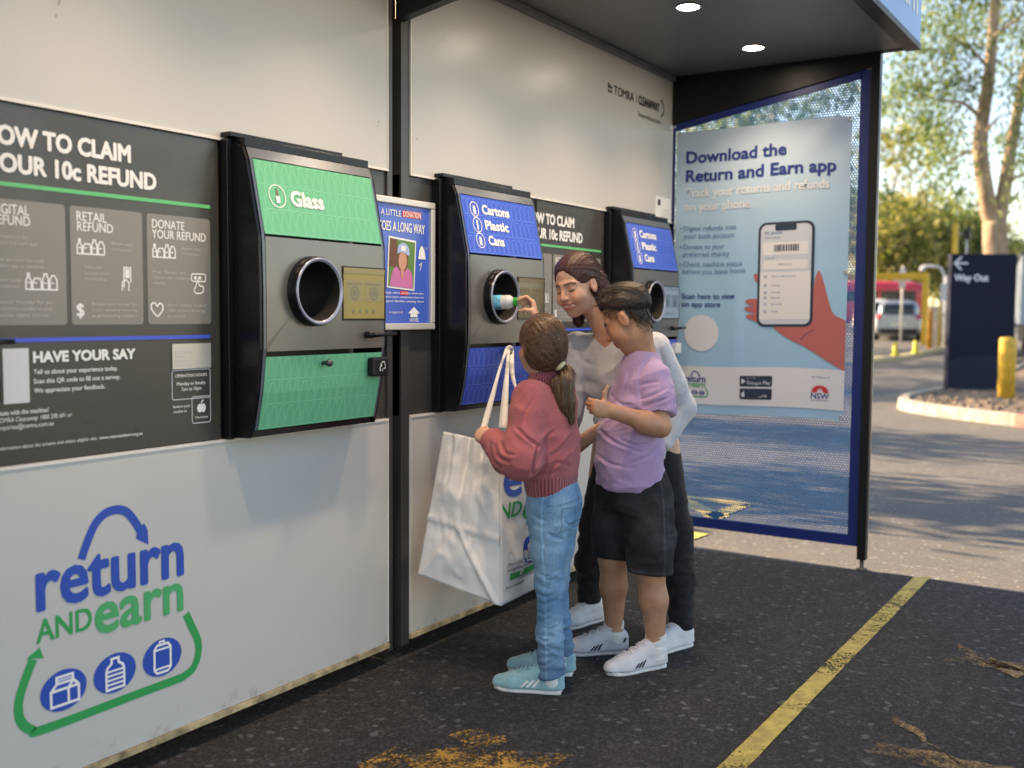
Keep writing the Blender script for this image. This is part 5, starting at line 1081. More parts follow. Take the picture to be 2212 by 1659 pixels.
# ======== woman
wo=thing('person','smiling woman in grey v-neck top and black jeans bending behind the children','person',(4.06,-.61,0))
hc=V3(3.787,-.470,1.505); HM=frame(171,15,8); hs=1.04
nb=V3(3.895,-.565,1.315); shL=V3(3.985,-.738,1.245); elL=V3(4.085,-.815,1.00); wrL=V3(3.96,-.79,.86); shR=V3(3.900,-.402,1.245); elR=A_(1218,985,4.36); wrR=A_(1290,930,4.12)
LF=(.139,-.990,0)
S=SDF((3.60,-1.0,-.005),(4.32,-.20,1.72),.004)
head(S,hc,HM,hs,True); S.cone(hc+HM@V3(-.030,0,-.05),nb,.050,.056,.02); S.cone(nb,(3.93,-.57,1.23),.058,.09,.03)
S.loft([((4.08,-.60,.80),.14,.10),((4.035,-.59,.96),.125,.095),((3.960,-.577,1.12),.145,.100),((3.928,-.57,1.235),.145,.082),((3.905,-.566,1.30),.078,.056)],.03,side=LF)
S.chain([shL,elL,wrL],[.048,.036,.026],.02); S.chain([shR,elR,wrR],[.046,.036,.026],.02)
for a in (((4.07,-.50,.82),(4.045,-.43,.47),(4.085,-.385,.08)),((4.11,-.70,.82),(4.10,-.79,.47),(3.985,-.872,.08))): S.chain(a,[.09,.055,.036],.02)
S.cone((4.085,-.385,.05),(3.98,-.35,.03),.034,.022,.02); S.cone((3.985,-.872,.05),(3.88,-.83,.03),.034,.022,.02)
hand(S,wrR,unit(wrR-elR),unit(V3(0.3,.4,-.9)),True,((15,25,20),)*4,.92); hand(S,wrL,unit(V3(-.8,.1,-.5)),unit(V3(.3,.9,-.2)),False,((15,25,20),)*4,.92)
vs,F=S.mesh(); c=skin_cols(vs,hc,HM,hs,(.60,.345,.235),(.46,.10,.11),(.020,.012,.009),True); npobj('body',vs,F,M_skin,wo,c)
M_wt=cloth('grey_marle',(.44,.45,.48),(.56,.57,.59),.9,55,.2,400,.3); M_wt.node_tree.nodes['Noise Texture'].inputs['Roughness'].default_value=.8
S=SDF((3.70,-1.0,.72),(4.32,-.22,1.40),.004)
S.loft([((4.075,-.60,.765),.172,.128),((4.06,-.598,.86),.160,.122),((4.015,-.588,1.00),.146,.120),((3.958,-.577,1.13),.160,.118),((3.928,-.57,1.24),.158,.094),((3.905,-.566,1.305),.090,.066)],.03,side=LF,pw=2.2)
S.cone(shL+V3(-.002,.008,.0),elL,.070,.056,.04).cone(elL,wrL,.056,.040,.03); S.cone(shR+V3(.002,-.008,0),elR*.9+shR*.1,.068,.052,.04)
vb=A_(1287,752,4.22); fw_=V3(-.99,-.139,0); lf_=V3(*LF)
custom(S,lambda X: np.maximum(-((X[...,2]-vb[2])-1.45*np.abs((X-vb)@lf_))/1.76,-((X-nb)@fw_+.045)))
S.cone(nb,nb+V3(-.03,0,.12),.066,.085,.006,'s')
S.cut((4.07,-.60,.775),(0,0,-1),k=.01)
vs,F=S.mesh(); vs=fold(vs,F,.007,(6,6,8),71,True,np.clip((1.25-vs[:,2])/.15,0,1)); vs=creases(vs,F,[(1.,[(1225,790),(1245,830),(1240,880)]),(1.,[(1262,800),(1268,850),(1262,900)]),(1.,[(1420,735),(1432,780),(1440,840)]),(.8,[(1240,745),(1255,775),(1280,790)])],.006,5); npobj('top',vs,F,M_wt,wo)
M_bj=cloth('black_denim',(.010,.010,.012),(.020,.020,.023),.8,40,.3,420,.1)
S=SDF((3.82,-1.02,.05),(4.32,-.22,.90),.005)
S.loft([((4.09,-.60,.72),.165,.125),((4.085,-.60,.80),.165,.125),((4.07,-.60,.86),.145,.11)],.02,side=LF,pw=2.2)
S.chain([(4.075,-.51,.76),(4.045,-.43,.47),(4.060,-.40,.28),(4.085,-.385,.10)],[.100,.066,.062,.050],.03); S.chain([(4.11,-.70,.76),(4.10,-.79,.47),(4.05,-.835,.28),(3.985,-.872,.10)],[.100,.068,.062,.050],.03)
S.cut((4.08,-.38,.095),(0,0,-1),(3.9,-.6,0),(4.3,-.2,.2)); S.cut((3.98,-.87,.085),(0,0,-1),(3.8,-1.1,0),(4.2,-.61,.2))
vs,F=S.mesh(); vs=fold(vs,F,.006,(8,8,18),91,True,np.clip((.7-vs[:,2])/.3,0,1)*.9+.1); npobj('jeans',vs,F,M_bj,wo)
M_wsh=mat('white_canvas',(.70,.70,.71),.7,bump=.3,bscale=240)
shoes(wo,(4.150,-.415),(-.20,.06),.262,.098,M_wsh,M_sole,None,.075,lace=M_wl); shoes(wo,(4.028,-.893),(-.17,.07),.262,.098,M_wsh,M_sole,None,.075,lace=M_wl)
for x,y in ((4.088,-.387),(3.985,-.873)):
    S=SDF((x-.08,y-.08,.03),(x+.08,y+.08,.15),.004); S.cone((x,y,.05),(x,y,.11),.043,.040,0); vs,F=S.mesh(); npobj('sock',vs,F,M_bkst,wo)
# hair: swept back, tucked behind the ear, hanging to the nape
M_wh=hair_mat('auburn_brown_hair',(.022,.008,.008),(.095,.036,.034),.38,(44,5,1),.4)
P=lambda x,y,z: hc+HM@(V3(x,y,z)*hs)
S=SDF(hc-.24,hc+.22,.0035); S.ell(P(-.018,0,.040),(.108,.088,.097),HM,0); S.ell(P(-.062,0,-.02),(.070,.086,.084),HM,.04)
S.chain([P(-.060,.062,-.02),P(-.058,.070,-.10),P(-.045,.068,-.165)],[.036,.036,.026],.03); S.chain([P(-.060,-.062,-.02),P(-.050,-.066,-.09),P(-.02,-.060,-.15)],[.036,.034,.024],.03); S.chain([P(-.085,0,-.02),P(-.085,0,-.12),P(-.07,0,-.17)],[.045,.040,.03],.03)
S.ell(P(.118,-.006,-.022),(.098,.080,.112),HM,.012,'s')
for y in (1,-1): S.ell(P(.010,.090*y,-.030),(.034,.030,.052),HM,.008,'s')
vs,F=S.mesh(); L=(vs-hc)@HM; pa=np.arctan2(L[:,1]-.012,L[:,2]+.02+.0*L[:,0]); N_=np_normals(vs,F); q=np.stack([pa*13,L[:,0]*6-L[:,2]*4,0*pa],1); vs2=vs+N_*(.0022*vnoise(q)+.0010*vnoise(q*V3(3,1.5,1)))[:,None]
whair=npobj('hair',vs2,F,M_wh,wo,None,np.stack([pa,(L[:,0]-L[:,2])*3,pa*0],1)); M_wh2=mat('auburn_strand',(.085,.036,.030),.42,var=.5,vscale=40); trace('loose_strands',vs2,F,lambda p: HM@V3(-1,.35*np.sign(((p-hc)@HM)[1]),-.55-1.2*max(0,-((p-hc)@HM)[0]-.03)/.06),420,whair,M_wh2,16,.008,.0020,.0009,5)

# ======== tote bag on the knob
bg_=thing('tote_bag','big white woven tote bag with printed front hanging from the machine knob','bag',(3.45,-.3,.3))
M_bag=mat('white_woven_plastic',(.66,.67,.69),.45,var=.04,vscale=8,bump=.14,bscale=70,spec=.4)
M_bag.node_tree.nodes['Principled BSDF'].inputs['Subsurface Weight'].default_value=.0
TB=aty(958,932,-.13); TF=aty(1078,958,-.36); BB=aty(903,1240,-.10); BF=aty(1082,1309,-.46); TR=aty(1222,950,-.34); BR=aty(1234,1232,-.46); TBR=TB+(TR-TF)+V3(0,.02,0); BBR=BB+(BR-BF)
def pdisp(u,v,bul,seed,crease=None):
    d=bul*math.sin(math.pi*min(1,max(0,u)))*math.sin(math.pi*min(1,v*.9+.1)); e=min(1,5*max(0,min(u,1-u))*min(1,4*(1-v)))
    d+=mnoise.noise((u*3+seed,v*4,seed))*.022*e+(.5-abs(mnoise.noise((u*5+seed*2,v*7,seed+3))))*.018*e+(.5-abs(mnoise.noise((u*9+seed,v*5+seed,seed+8))))*.008*e
    return d+(crease(u,v) if crease else 0)
def patch(A,B,C,D,nu,nv,bul,seed,crease=None):
    """A top-left, B top-right, C bottom-left, D bottom-right"""
    n=-unit(np.cross(B-A,C-A)); g_=[]
    for j in range(nv+1):
        for i in range(nu+1):
            u,v=i/nu,j/nv; p=(A*(1-u)+B*u)*(1-v)+(C*(1-u)+D*u)*v; d=pdisp(u,v,bul,seed,crease); g_.append(p+n*d)
    F=np.array([(j*(nu+1)+i,j*(nu+1)+i+1,(j+1)*(nu+1)+i+1,(j+1)*(nu+1)+i) for j in range(nv) for i in range(nu)]); return np.array(g_),F
def crg(u,v):   # gusset: centre fold inwards above, triangle folds below
    c=-.030*math.exp(-((u-.45)/.05)**2)*max(0,1-v/.62); c+=.010*math.exp(-((u-.28)/.03)**2)*max(0,1-v/.6)
    if v>.60: t=(v-.60)/.40; c+=.016*math.exp(-((u-(.45+.50*t))/.035)**2)+.010*math.exp(-((u-(.45-.42*t))/.035)**2)
    c+=.010*math.exp(-((v-.60)/.02)**2); return c
allv=[];allF=[];nb_=0
for pr in ((TB,TF,BB,BF,44,60,.012,1.0,crg),(TF,TR,BF,BR,44,60,.030,5.0,None),(TR,TBR,BR,BBR,14,30,.01,7.0,None)):
    g_,F=patch(*pr); allv.append(g_); allF.append(F+nb_); nb_+=len(g_)
b0=[BB,BF,BR,BBR]; ct=(BB+BF+BR+BBR)/4+V3(0,0,-.045); fv=np.array(b0+[ct]); n5=nb_
me_v=np.concatenate(allv); me_F=np.concatenate(allF)
bq=lambda *p: [(806.4+.2778*x,864+.2778*y) for x,y in p]
me_v=creases(me_v,me_F,[(1.2,bq((725,330),(690,560),(655,820),(615,1085))),(-1.1,bq((620,1095),(760,1270),(935,1490))),(-.9,bq((600,1105),(500,1220),(365,1345))),(1.,bq((430,985),(520,1030),(615,1070))),(.9,bq((640,1125),(800,1095),(985,1085))),(.8,bq((560,640),(620,670),(690,675))),(.8,bq((700,950),(840,960),(985,930))),(.9,bq((640,1180),(620,1290),(650,1430))),(.7,bq((760,400),(800,600),(780,800))),(.7,bq((900,420),(920,640),(880,860))),(.6,bq((470,1250),(560,1330),(700,1420))),(-.7,bq((540,360),(500,660),(430,980)))],.007,4.5,.6)
sh_=npobj('shell',me_v,me_F,M_bag,bg_); md=sh_.modifiers.new('solid','SOLIDIFY'); md.thickness=.002
q1,_=patch(BB,BF,BBR,BR,16,16,-.05,9.0); _f4=np.array([(j*17+i,j*17+i+1,(j+1)*17+i+1,(j+1)*17+i) for j in range(16) for i in range(16)]); npobj('base',q1,_f4,M_bag,bg_)
M_strap=mat('white_webbing',(.66,.66,.67),.6,bump=.3,bscale=300)
kn=V3(3.45+.287,py(1.217)-.018,1.228)
def strap(pts,w,nm):
    mb=MB(); mb.smooth=True; P_=[Vector(p) for p in smooth([tuple(p) for p in pts],5)]; vd=Vector(unit(V3(_f.x,_f.y,0))); A=[];B=[]
    for i,p in enumerate(P_):
        t_=(P_[min(i+1,len(P_)-1)]-P_[max(i-1,0)]).normalized(); s_=t_.cross(vd).normalized(); tw=.72+.28*math.sin(i*.35+1.0); A.append(p+s_*w*.5*tw+vd*.003*math.sin(i*.4)); B.append(p-s_*w*.5*tw)
    n=len(P_); mb.add(A+B,[(i,i+1,n+i+1,n+i) for i in range(n-1)]); o=mb.build(nm,None,M_strap); eyeparent(o,bg_); md=o.modifiers.new('s','SOLIDIFY'); md.thickness=.0025
f1=TF*.35+TB*.65; f2=TF*.68+TR*.32; f3=TF*.2+TR*.8
strap([A_(1040,942,3.93),A_(1062,862,4.12),A_(1080,795,4.33),kn+V3(-.012,-.004,.004),kn+V3(.006,-.012,.010),kn+V3(.015,-.006,-.01),A_(1090,830,4.28),A_(1083,925,4.02)],.024,'strap')
strap([A_(1088,925,4.00),A_(1093,840,4.22),kn+V3(-.006,-.010,.0),kn+V3(.004,-.016,.012),kn+V3(.012,-.010,-.004),A_(1108,815,4.30),A_(1124,862,4.20),A_(1150,930,4.05)],.026,'strap')
# print on the front face
def bagfn(u,v,l):   # u 0..1 across, v 0..1 up
    a=(TF*(1-u)+TR*u)*v+(BF*(1-u)+BR*u)*(1-v); n=-unit(np.cross(TR-TF,BF-TF)); return tuple(a+n*(pdisp(u,1-v,.030,5.0)+.003+l))
mb=MB(); W_=np.linalg.norm(TR-TF); g=G(mb,None); cl={}
def clip_add(vs,fs):
    ok=[all(not vs[i][3] for i in f) for f in fs]; mb.add([v[:3] for v in vs],[f for f,o in zip(fs,ok) if o])
g._add=clip_add
def lg(x,y,l): u=.02+(x-1.712)*.95/W_; q=bagfn(u,.53+(y-.49)*.95/.62,l); return (*q,u<.012 or u>.99)
g.fn=lg; logo(g,(M_lblue,M_lgreen,M_lgreen2,M_bag)); g._add=lambda vs,fs: mb.add(vs,fs)
g.fn=lambda x,y,l: bagfn(x,y,l); g.mat(M_dark)
for x,y,s in ((.06,.225,'Return'),(.06,.19,'eligible containers'),(.20,.12,'returnandearn.org.au'),(.05,.085,'For refund')): g.text(s,x,y,.018,len(s)*.022)
o=mb.build('print',bg_); o.location=-Vector(bg_.location)
# ------------------------------------------------------------------ background: island, signs, bollards, cars, trees
def poly_top(mb,pts,z): mb.add([(x,y,z) for x,y in pts],[tuple(range(len(pts)))])
isl=smooth([(11.4,-6.5),(13.1,-3.0),(14.3,-1.15),(15.2,.15),(15.9,.80),(16.7,1.05),(17.8,1.12),(20,.9),(24,.6),(30,.6),(36,1.2)],5)+[(36,-7),(11.2,-7)]
M_kerb=mat('kerb_concrete',(.36,.33,.28),.85,var=.3,vscale=6,bump=.4,bscale=40); M_kred=mat('kerb_red_paint',(.40,.15,.12),.8,var=.35,vscale=5)
M_peb=mat('river_pebbles',(.17,.13,.10),.85,var=.45,vscale=30,bump=1,bscale=35)
mb=MB(); n=len(isl); cxy=(22,-3.5)
def inset(p,d): v=Vector((cxy[0]-p[0],cxy[1]-p[1])).normalized(); return (p[0]+v.x*d,p[1]+v.y*d)
o0=[(x,y,gz(x)) for x,y in isl]; o1=[(*inset(p,.02),gz(p[0])+.13) for p in isl]; o2=[(*inset(p,.05),gz(p[0])+.15) for p in isl]; o3=[(*inset(p,.20),gz(p[0])+.15) for p in isl]; o4=[(*inset(p,.21),gz(p[0])+.10) for p in isl]
mb.mat(M_kerb); mb.ring([o0,o1,o2,o3,o4],True,(False,False)); tag(mb.build('traffic_island_kerb'),kind='structure')
for i,f in enumerate(bpy.data.objects['traffic_island_kerb'].data.polygons):
    pass
me=bpy.data.objects['traffic_island_kerb'].data; me.materials.append(M_kred)
for f in me.polygons:
    c=f.center
    if c.y<-.9 and c.y>-4: f.material_index=1
mb=MB(); q=[(*inset(p,.21),gz(p[0])+.11+.03*mnoise.noise((p[0],p[1],0))) for p in isl]; mb.add(q+[(24,-3,gz(24)+.2)],[(i,(i+1)%n,n) for i in range(n)]); tag(mb.build('pebble_bed',mat=M_peb),kind='structure')
rg=random.Random(12); mb=MB()
for i in range(900):
    x=rg.uniform(13.2,19.5); y=rg.uniform(-3,1.0)
    a=min(isl[:-2],key=lambda p:abs(p[0]-x)); 
    if y>a[1]-.3: continue
    r_=rg.uniform(.025,.065); b0=len(mb.v); z=gz(x)+.13
    mb.add([(x+r_*math.cos(t),y+r_*math.sin(t),z) for t in (0,1.05,2.1,3.14,4.2,5.24)]+[(x+r_*.6*math.cos(t+.3),y+r_*.6*math.sin(t+.3),z+r_*.6) for t in (0,1.05,2.1,3.14,4.2,5.24)],[(k,(k+1)%6,6+(k+1)%6,6+k) for k in range(6)]+[(6,7,8,9,10,11)])
tag(mb.build('pebbles',mat=mat('loose_pebbles',(.20,.16,.12),.8,var=.5,vscale=3)),kind='stuff')
# way out sign
t=thing('way_out_sign','tall dark navy Way Out sign with white arrow standing on the pebble island','sign',(19.26,.28,.11))
M_nav=mat('navy_sign',(.006,.010,.030),.7,spec=.2,var=.06,vscale=2); M_nav2=mat('navy_sign_base',(.016,.021,.046),.7,spec=.2); M_wpaint=mat('white_sign_paint',(.62,.66,.74),.5)
p0_,p1_=Vector((18.95,.74)),Vector((19.55,-.20)); ex=(p1_-p0_).normalized(); W_=(p1_-p0_).length; nn=Vector((-abs(ex.y),-ex.x*0-.3,0)); nrm=Vector((ex.y,-ex.x)); nrm=-nrm if nrm.x>0 else nrm
def sgn(u,v,l): b=p0_+ex*u+nrm*l; return (b.x-19.26,b.y-.28,v-.11)
def sbox(u0,u1,v0,v1,d0,d1,m,nm,bev=0):
    mb=MB(); vs=[sgn(u,v,l) for l in (d0,d1) for v in (v0,v1) for u in (u0,u1)]; mb.add(vs,[(0,1,3,2),(4,6,7,5),(0,4,5,1),(2,3,7,6),(0,2,6,4),(1,5,7,3)]); return mb.build(nm,t,m,bevel=bev)
sbox(0,W_,.10,2.44,-.16,0,M_nav,'slab',.01)
mb=MB(); g=G(mb,sgn); g.lift=.002; g.mat(M_nav2); g.poly([(.0,.11),(W_*.999,.11),(W_*.999,.70)]+[(W_*(1-i/10),.72-.10*max(0,(i/10-.55)/.45)**2) for i in range(11)]); mb.build('base_panel',t)
mb=MB(); g=G(mb,sgn); g.lift=.004; g.mat(M_wpaint); g.stroke([(.28,2.28),(.06,2.28)],.03); g.stroke([(.17,2.39),(.055,2.28),(.17,2.17)],.03); g.text('Way Out',.06,1.985,.105,.57,.03); mb.build('lettering',t)
# bollards
M_yb=mat('yellow_bollard_paint',(.62,.40,.05),.5,var=.18,vscale=7); M_ob=mat('orange_bollard_paint',(.62,.27,.03),.5,var=.15,vscale=7)
def bollard(p,r,h,m,label,grp=None,name='bollard'):
    t=thing(name,label,'bollard',p,0,grp); MB().lathe([(r,0),(r,h-.05),(r*.96,h-.02),(r*.8,h)],n=24).build('pipe',t,m); MB().lathe([(r*1.35,.0),(r*1.35,.012),(r,.014)],n=24,cap=(False,False)).build('base_ring',t,m); return t
bollard((17.52,-.36,.10),.125,.97,M_yb,'fat yellow bollard on the pebbles in front of the Way Out sign')
bollard((34.93,4.10,gz(35)),.075,1.25,M_ob,'slim orange bollard right beside the yellow height bar post','bollards near the exit lane')
bollard((35.25,3.55,gz(35)+.05),.085,.95,M_ob,'orange bollard close to the left edge of the Way Out sign','bollards near the exit lane')
bollard((35.0,3.83,gz(35)+.03),.060,1.35,mat('pale_yellow_paint',(.66,.52,.16),.5),'pale yellow bollard against the white cabinet','bollards near the exit lane')
# white cabinet
t=thing('cabinet','plain white service cabinet standing among the far yellow bollards','cabinet',(35.3,4.05,gz(35)+.02)); M_cab=mat('cabinet_white',(.55,.57,.60),.5)
MB().box(-.15,.15,-.15,.15,0,1.28).build('case',t,M_cab,bevel=.01); MB().box(-.17,.17,-.17,.17,1.281,1.33).build('lid',t,M_cab,bevel=.01); MB().box(-.156,-.151,-.12,.12,.2,1.15).build('door',t,M_wpaint)
# height bar
t=thing('height_bar','yellow height limit bar on posts over the exit lane','height bar',(37,5.8,gz(37))); M_hb=mat('yellow_steel',(.66,.42,.04),.45,var=.1,vscale=4)
for y in (-1.12,2.6): MB().box(-.09,.09,y-.09,y+.09,-.03,2.2).build('post',t,M_hb,bevel=.01)
MB().box(-.075,.075,-1.21,2.69,2.202,2.42).build('beam',t,M_hb,bevel=.01)
# white crossed sign
t=thing('crossing_sign','white cross shaped traffic sign on a thin pole behind the silver car','sign',(37.7,5.58,gz(37.7))); 
MB().tube([(0,0,0),(0,0,2.7)],.035,10).build('pole',t,M_cab); mb=MB(); c12=[(-.08,-.26),(.08,-.26),(.08,-.09),(.22,-.09),(.22,.09),(.08,.09),(.08,.26),(-.08,.26),(-.08,.09),(-.22,.09),(-.22,-.09),(-.08,-.09)]; mb.prism([(-.04,a*1.35,2.25+b*1.25) for a,b in c12],(0,0,0),(.015,0,0)); mb.build('plate',t,M_wpaint)
# square white sign
t=thing('notice_board','square white notice plate on a post left of the Way Out sign','sign',(36.35,3.93,gz(36.35))); MB().tube([(0,0,0),(0,0,2.3)],.04,10).build('pole',t,M_cab); MB().box(-.06,-.042,-.15,.15,1.5,2.05).build('plate',t,M_wpaint)
# gooseneck lamp
t=thing('street_lamp','thin gooseneck street lamp in front of the dark trees','street lamp',(48,6.1,gz(48))); MB().tube([(0,0,0),(0,0,2.4)]+[tuple(p) for p in smooth([(0,0,2.4),(0,.10,2.72),(0,.35,2.86),(0,.86,2.88)],5)],.05,10).build('pole',t,M_cab); MB().lathe([(.03,.10),(.06,.06),(.13,-.10),(.02,-.12)],(0,.90,2.80),(0,0,1),14).build('lamp_head',t,M_wpaint)
# yellow post and signal
t=thing('signal_post','yellow post with dark signal head rising behind the Way Out sign','signal',(32.2,2.98,gz(32.2))); MB().box(-.06,.06,-.07,.07,0,3.75).build('post',t,M_hb); MB().box(-.02,.12,-.40,-.20,3.3,3.62).build('signal_head',t,M_black,bevel=.02); MB().tube([(.05,-.08,3.45),(.05,-.21,3.45)],.025,8).build('bracket',t,M_cab); MB().tube([(.05,-.30,3.29),(.05,-.30,2.6)],.03,8).build('signal_pole',t,M_cab)
# delineators
M_cone=mat('yellow_plastic',(.60,.50,.03),.5)
for i,(x,y) in enumerate(((29.1,3.85),(30.5,3.62))):
    t=thing('delineator',('small yellow lane delineator on the kerb line, further from the height bar','small yellow lane delineator on the kerb line, at the foot of the height bar')[i],'delineator',(x,y,gz(x)+.10),group='yellow lane delineators'); MB().lathe([(.13,0),(.12,.03),(.07,.05),(.06,.32),(.03,.36)],n=14).build('body',t,M_cone)
mb=MB(); ln=[(24.5,4.9),(27,4.3),(30,3.7),(33,3.6),(40,3.5)]; 
for (a,b),(c,d) in zip(ln,ln[1:]): mb.prism([(a,b-.12,gz(a)),(a,b+.12,gz(a)),(a,b+.10,gz(a)+.11),(a,b-.10,gz(a)+.11)],(0,0,0),(c-a,d-b,gz(c)-gz(a)))
tag(mb.build('lane_kerb',mat=mat('cream_kerb',(.55,.48,.30),.8)),kind='structure')
# ---- cars
def tyre(par,x,y,r,m1,m2):
    w_=MB().lathe([(r*.62,-.10),(r*.95,-.10),(r,-.07),(r,.07),(r*.95,.10),(r*.62,.10)],(x,y,r),(0,1,0),24,(False,False)).build('wheel',par,m1); MB().lathe([(r*.62,-.085),(.02,-.07)],(x,y,r),(0,1,0),20,(False,True)).build('rim',w_,m2); MB().lathe([(r*.62,.085),(.02,.07)],(x,y,r),(0,1,0),20,(False,True)).build('rim',w_,m2)
M_tyre=mat('tyre_rubber',(.015,.015,.015),.8); M_alloy=mat('alloy',(.45,.46,.48),.3,metal=.7); M_cglass=mat('car_glass',(.010,.022,.026),.08,spec=.8); M_tail=mat('tail_light',(.45,.02,.02),.2,spec=.7); M_plas=mat('black_bumper_plastic',(.015,.015,.016),.6); M_plate2=mat('number_plate',(.62,.62,.58),.5)
def hatch(label,loc,rz,paint_,name='parked_car',h0=1.50,L=4.1):
    t=thing(name,label,'car',loc,rz); w_=.86
    S=SDF((-.1,-1.0,.1),(L+.1,1.0,1.65),.025)
    S.loft([((.0,0,.62),.70,.34),((.12,0,.60),.82,.40),((.6,0,.58),.86,.42),((2.0,0,.56),.87,.40),((3.4,0,.53),.85,.36),((L-.12,0,.50),.76,.28),((L,0,.48),.6,.2)],.0,side=(0,1,0),pw=4)
    S.loft([((.14,0,1.0),.62,.16),((.35,0,1.07),.68,.38),((.9,0,1.08),.69,.42),((1.8,0,1.08),.68,.40),((2.6,0,.95),.66,.22),((3.1,0,.84),.6,.06)],.06,side=(0,1,0),pw=3.4)
    for x in (.72,L-.82):
        for y in (1,-1): S.cone((x,y*.70,.31),(x,y*1.1,.31),.37,.37,.02,'s')
    vs,F=S.mesh(); body=npobj('body',vs,F,paint_,t); body.location=(0,0,0)
    from mathutils.bvhtree import BVHTree
    bv=BVHTree.FromPolygons([Vector(v) for v in vs],[list(map(int,f)) for f in F])
    def patch_(pts,m,nm,dr,par=None,lift=.008,n_=8):
        # quad patch given in (y,z) for rear or (x,z) for sides, dropped on the body
        mb=MB(); mb.smooth=True; out=[]
        for j in range(n_+1):
            for i in range(n_+1):
                u,v=i/n_,j/n_; a=[(pts[0][k]*(1-u)+pts[1][k]*u)*(1-v)+(pts[3][k]*(1-u)+pts[2][k]*u)*v for k in (0,1)]
                o=Vector((-2,a[0],a[1])) if dr=='r' else Vector((a[0],-3 if dr=='s' else 3,a[1])); d=Vector((1,0,0)) if dr=='r' else Vector((0,1 if dr=='s' else -1,0))
                h_=bv.ray_cast(o,d); out.append((h_[0]+h_[1]*lift) if h_[0] is not None else None)
        for j in range(n_):
            for i in range(n_):
                q=[out[j*(n_+1)+i],out[j*(n_+1)+i+1],out[(j+1)*(n_+1)+i+1],out[(j+1)*(n_+1)+i]]
                if all(x is not None for x in q): mb.add(q,[(0,1,2,3)])
        return mb.build(nm,par or t,m)
    patch_([(.52,.98),(-.52,.98),(-.50,1.34),(.50,1.34)],M_cglass,'rear_window','r')
    for s_ in (1,-1): patch_([(s_*.60,.80),(s_*.80,.80),(s_*.76,1.02),(s_*.60,.98)],M_tail,'tail_light','r')
    patch_([(.62,.28),(-.62,.28),(-.72,.46),(.72,.46)],M_plas,'bumper','r'); patch_([(.26,.56),(-.26,.56),(-.26,.68),(.26,.68)],M_plate2,'number_plate','r',lift=.016,n_=2)
    for d_ in ('s','q'):
        patch_([(.62,1.02),(1.55,1.0),(1.50,1.36),(.80,1.34)],M_cglass,'side_window',d_); patch_([(1.62,1.0),(2.62,.98),(2.10,1.30),(1.60,1.36)],M_cglass,'side_window',d_)
    for x in (.72,L-.82):
        for y in (.76,-.76): tyre(t,x,y,.31,M_tyre,M_alloy)
    for s_ in (1,-1):
        mb=MB(); mb.box(2.25,2.40,s_*.86-.08,s_*.86+.08,.98,1.10); mb.build('mirror',t,paint_,bevel=.02)
    return t
M_silver=mat('silver_car_paint',(.32,.35,.39),.28,metal=.55,coat=.6); M_whitec=mat('white_car_paint',(.68,.68,.68),.3,coat=.6); M_redc=mat('red_van_paint',(.52,.03,.05),.3,coat=.6)
hatch('silver hatchback seen from behind in the exit lane under the yellow bar',(39.4,6.05,gz(39.4)),R(12.5),M_silver)
hatch('white hatchback mostly hidden behind the silver car',(44.6,8.15,gz(44.6)),R(11),M_whitec)
t=thing('red_van','long red van parked across the far side behind the silver car','van',(50.2,9.6,gz(50.2)),R(100))
S=SDF((-2.4,-1.1,.2),(2.5,1.1,2.5),.04); S.loft([((-2.3,0,1.25),.9,.85),((-1.5,0,1.3),.95,.95),((1.2,0,1.3),.95,.95),((1.7,0,1.0),.92,.65),((2.35,0,.8),.85,.42)],0,side=(0,1,0),pw=5)
vs,F=S.mesh(); o=npobj('body',vs,F,M_redc,t); o.location=(0,0,0); 
for y in (-.965,.955):
    MB().box(-1.9,-.4,y,y+.01,1.3,1.8).build('side_glass',t,M_cglass); MB().box(-.3,1.1,y,y+.01,1.3,1.8).build('side_glass',t,M_cglass)
for x in (-1.5,1.5):
    for y in (.8,-.8): tyre(t,x,y,.34,M_tyre,M_alloy)
# truck at the right edge
t=thing('box_truck','pale blue grey corrugated box truck at the right edge behind the Way Out sign','truck',(30.0,-.55,gz(30)),R(8)); M_tb=mat('corrugated_grey_blue',(.30,.38,.48),.45,var=.1,vscale=2)
mb=MB(); n=60; 
for s_ in (0,):
    pts=[(0+.03*(1 if (i//2)%2 else 0),1.5-3.0*i/n) for i in range(n+1)]; mb.add([(x,y,.95) for x,y in pts]+[(x,y,2.75) for x,y in pts],[(i,i+1,n+2+i,n+1+i) for i in range(n)])
mb.box(.06,6,-1.5,1.5,.95,2.75); mb.build('cargo_box',t,M_tb); MB().box(.1,5.9,-1.4,1.4,.45,.949).build('chassis',t,M_plas); MB().box(-.05,6.05,-1.55,1.55,2.751,2.86).build('roof_rail',t,mat('dark_green_rail',(.02,.05,.05),.5))
for x in (1.0,4.9):
    for y in (1.2,-1.2): tyre(t,x,y,.48,M_tyre,M_alloy)
# ---- trees
def leaf_mat(name):
    m=bpy.data.materials.new(name); m.use_nodes=True; N,L=nodes(m); b=N['Principled BSDF']; b.inputs['Roughness'].default_value=.55; a=N.new('ShaderNodeVertexColor'); a.layer_name='Col'; L.new(a.outputs[0],b.inputs['Base Color'])
    tr=N.new('ShaderNodeBsdfTranslucent'); hs_=N.new('ShaderNodeMix'); hs_.data_type='RGBA'; hs_.blend_type='MULTIPLY'; hs_.inputs[0].default_value=1; L.new(a.outputs[0],hs_.inputs[6]); hs_.inputs[7].default_value=(1.0,1.15,.55,1); L.new(hs_.outputs[2],tr.inputs[0])
    mx=N.new('ShaderNodeMixShader'); mx.inputs[0].default_value=.42; L.new(b.outputs[0],mx.inputs[1]); L.new(tr.outputs[0],mx.inputs[2]); L.new(mx.outputs[0],N['Material Output'].inputs[0]); return m
M_leaf2=leaf_mat('gum_leaves')
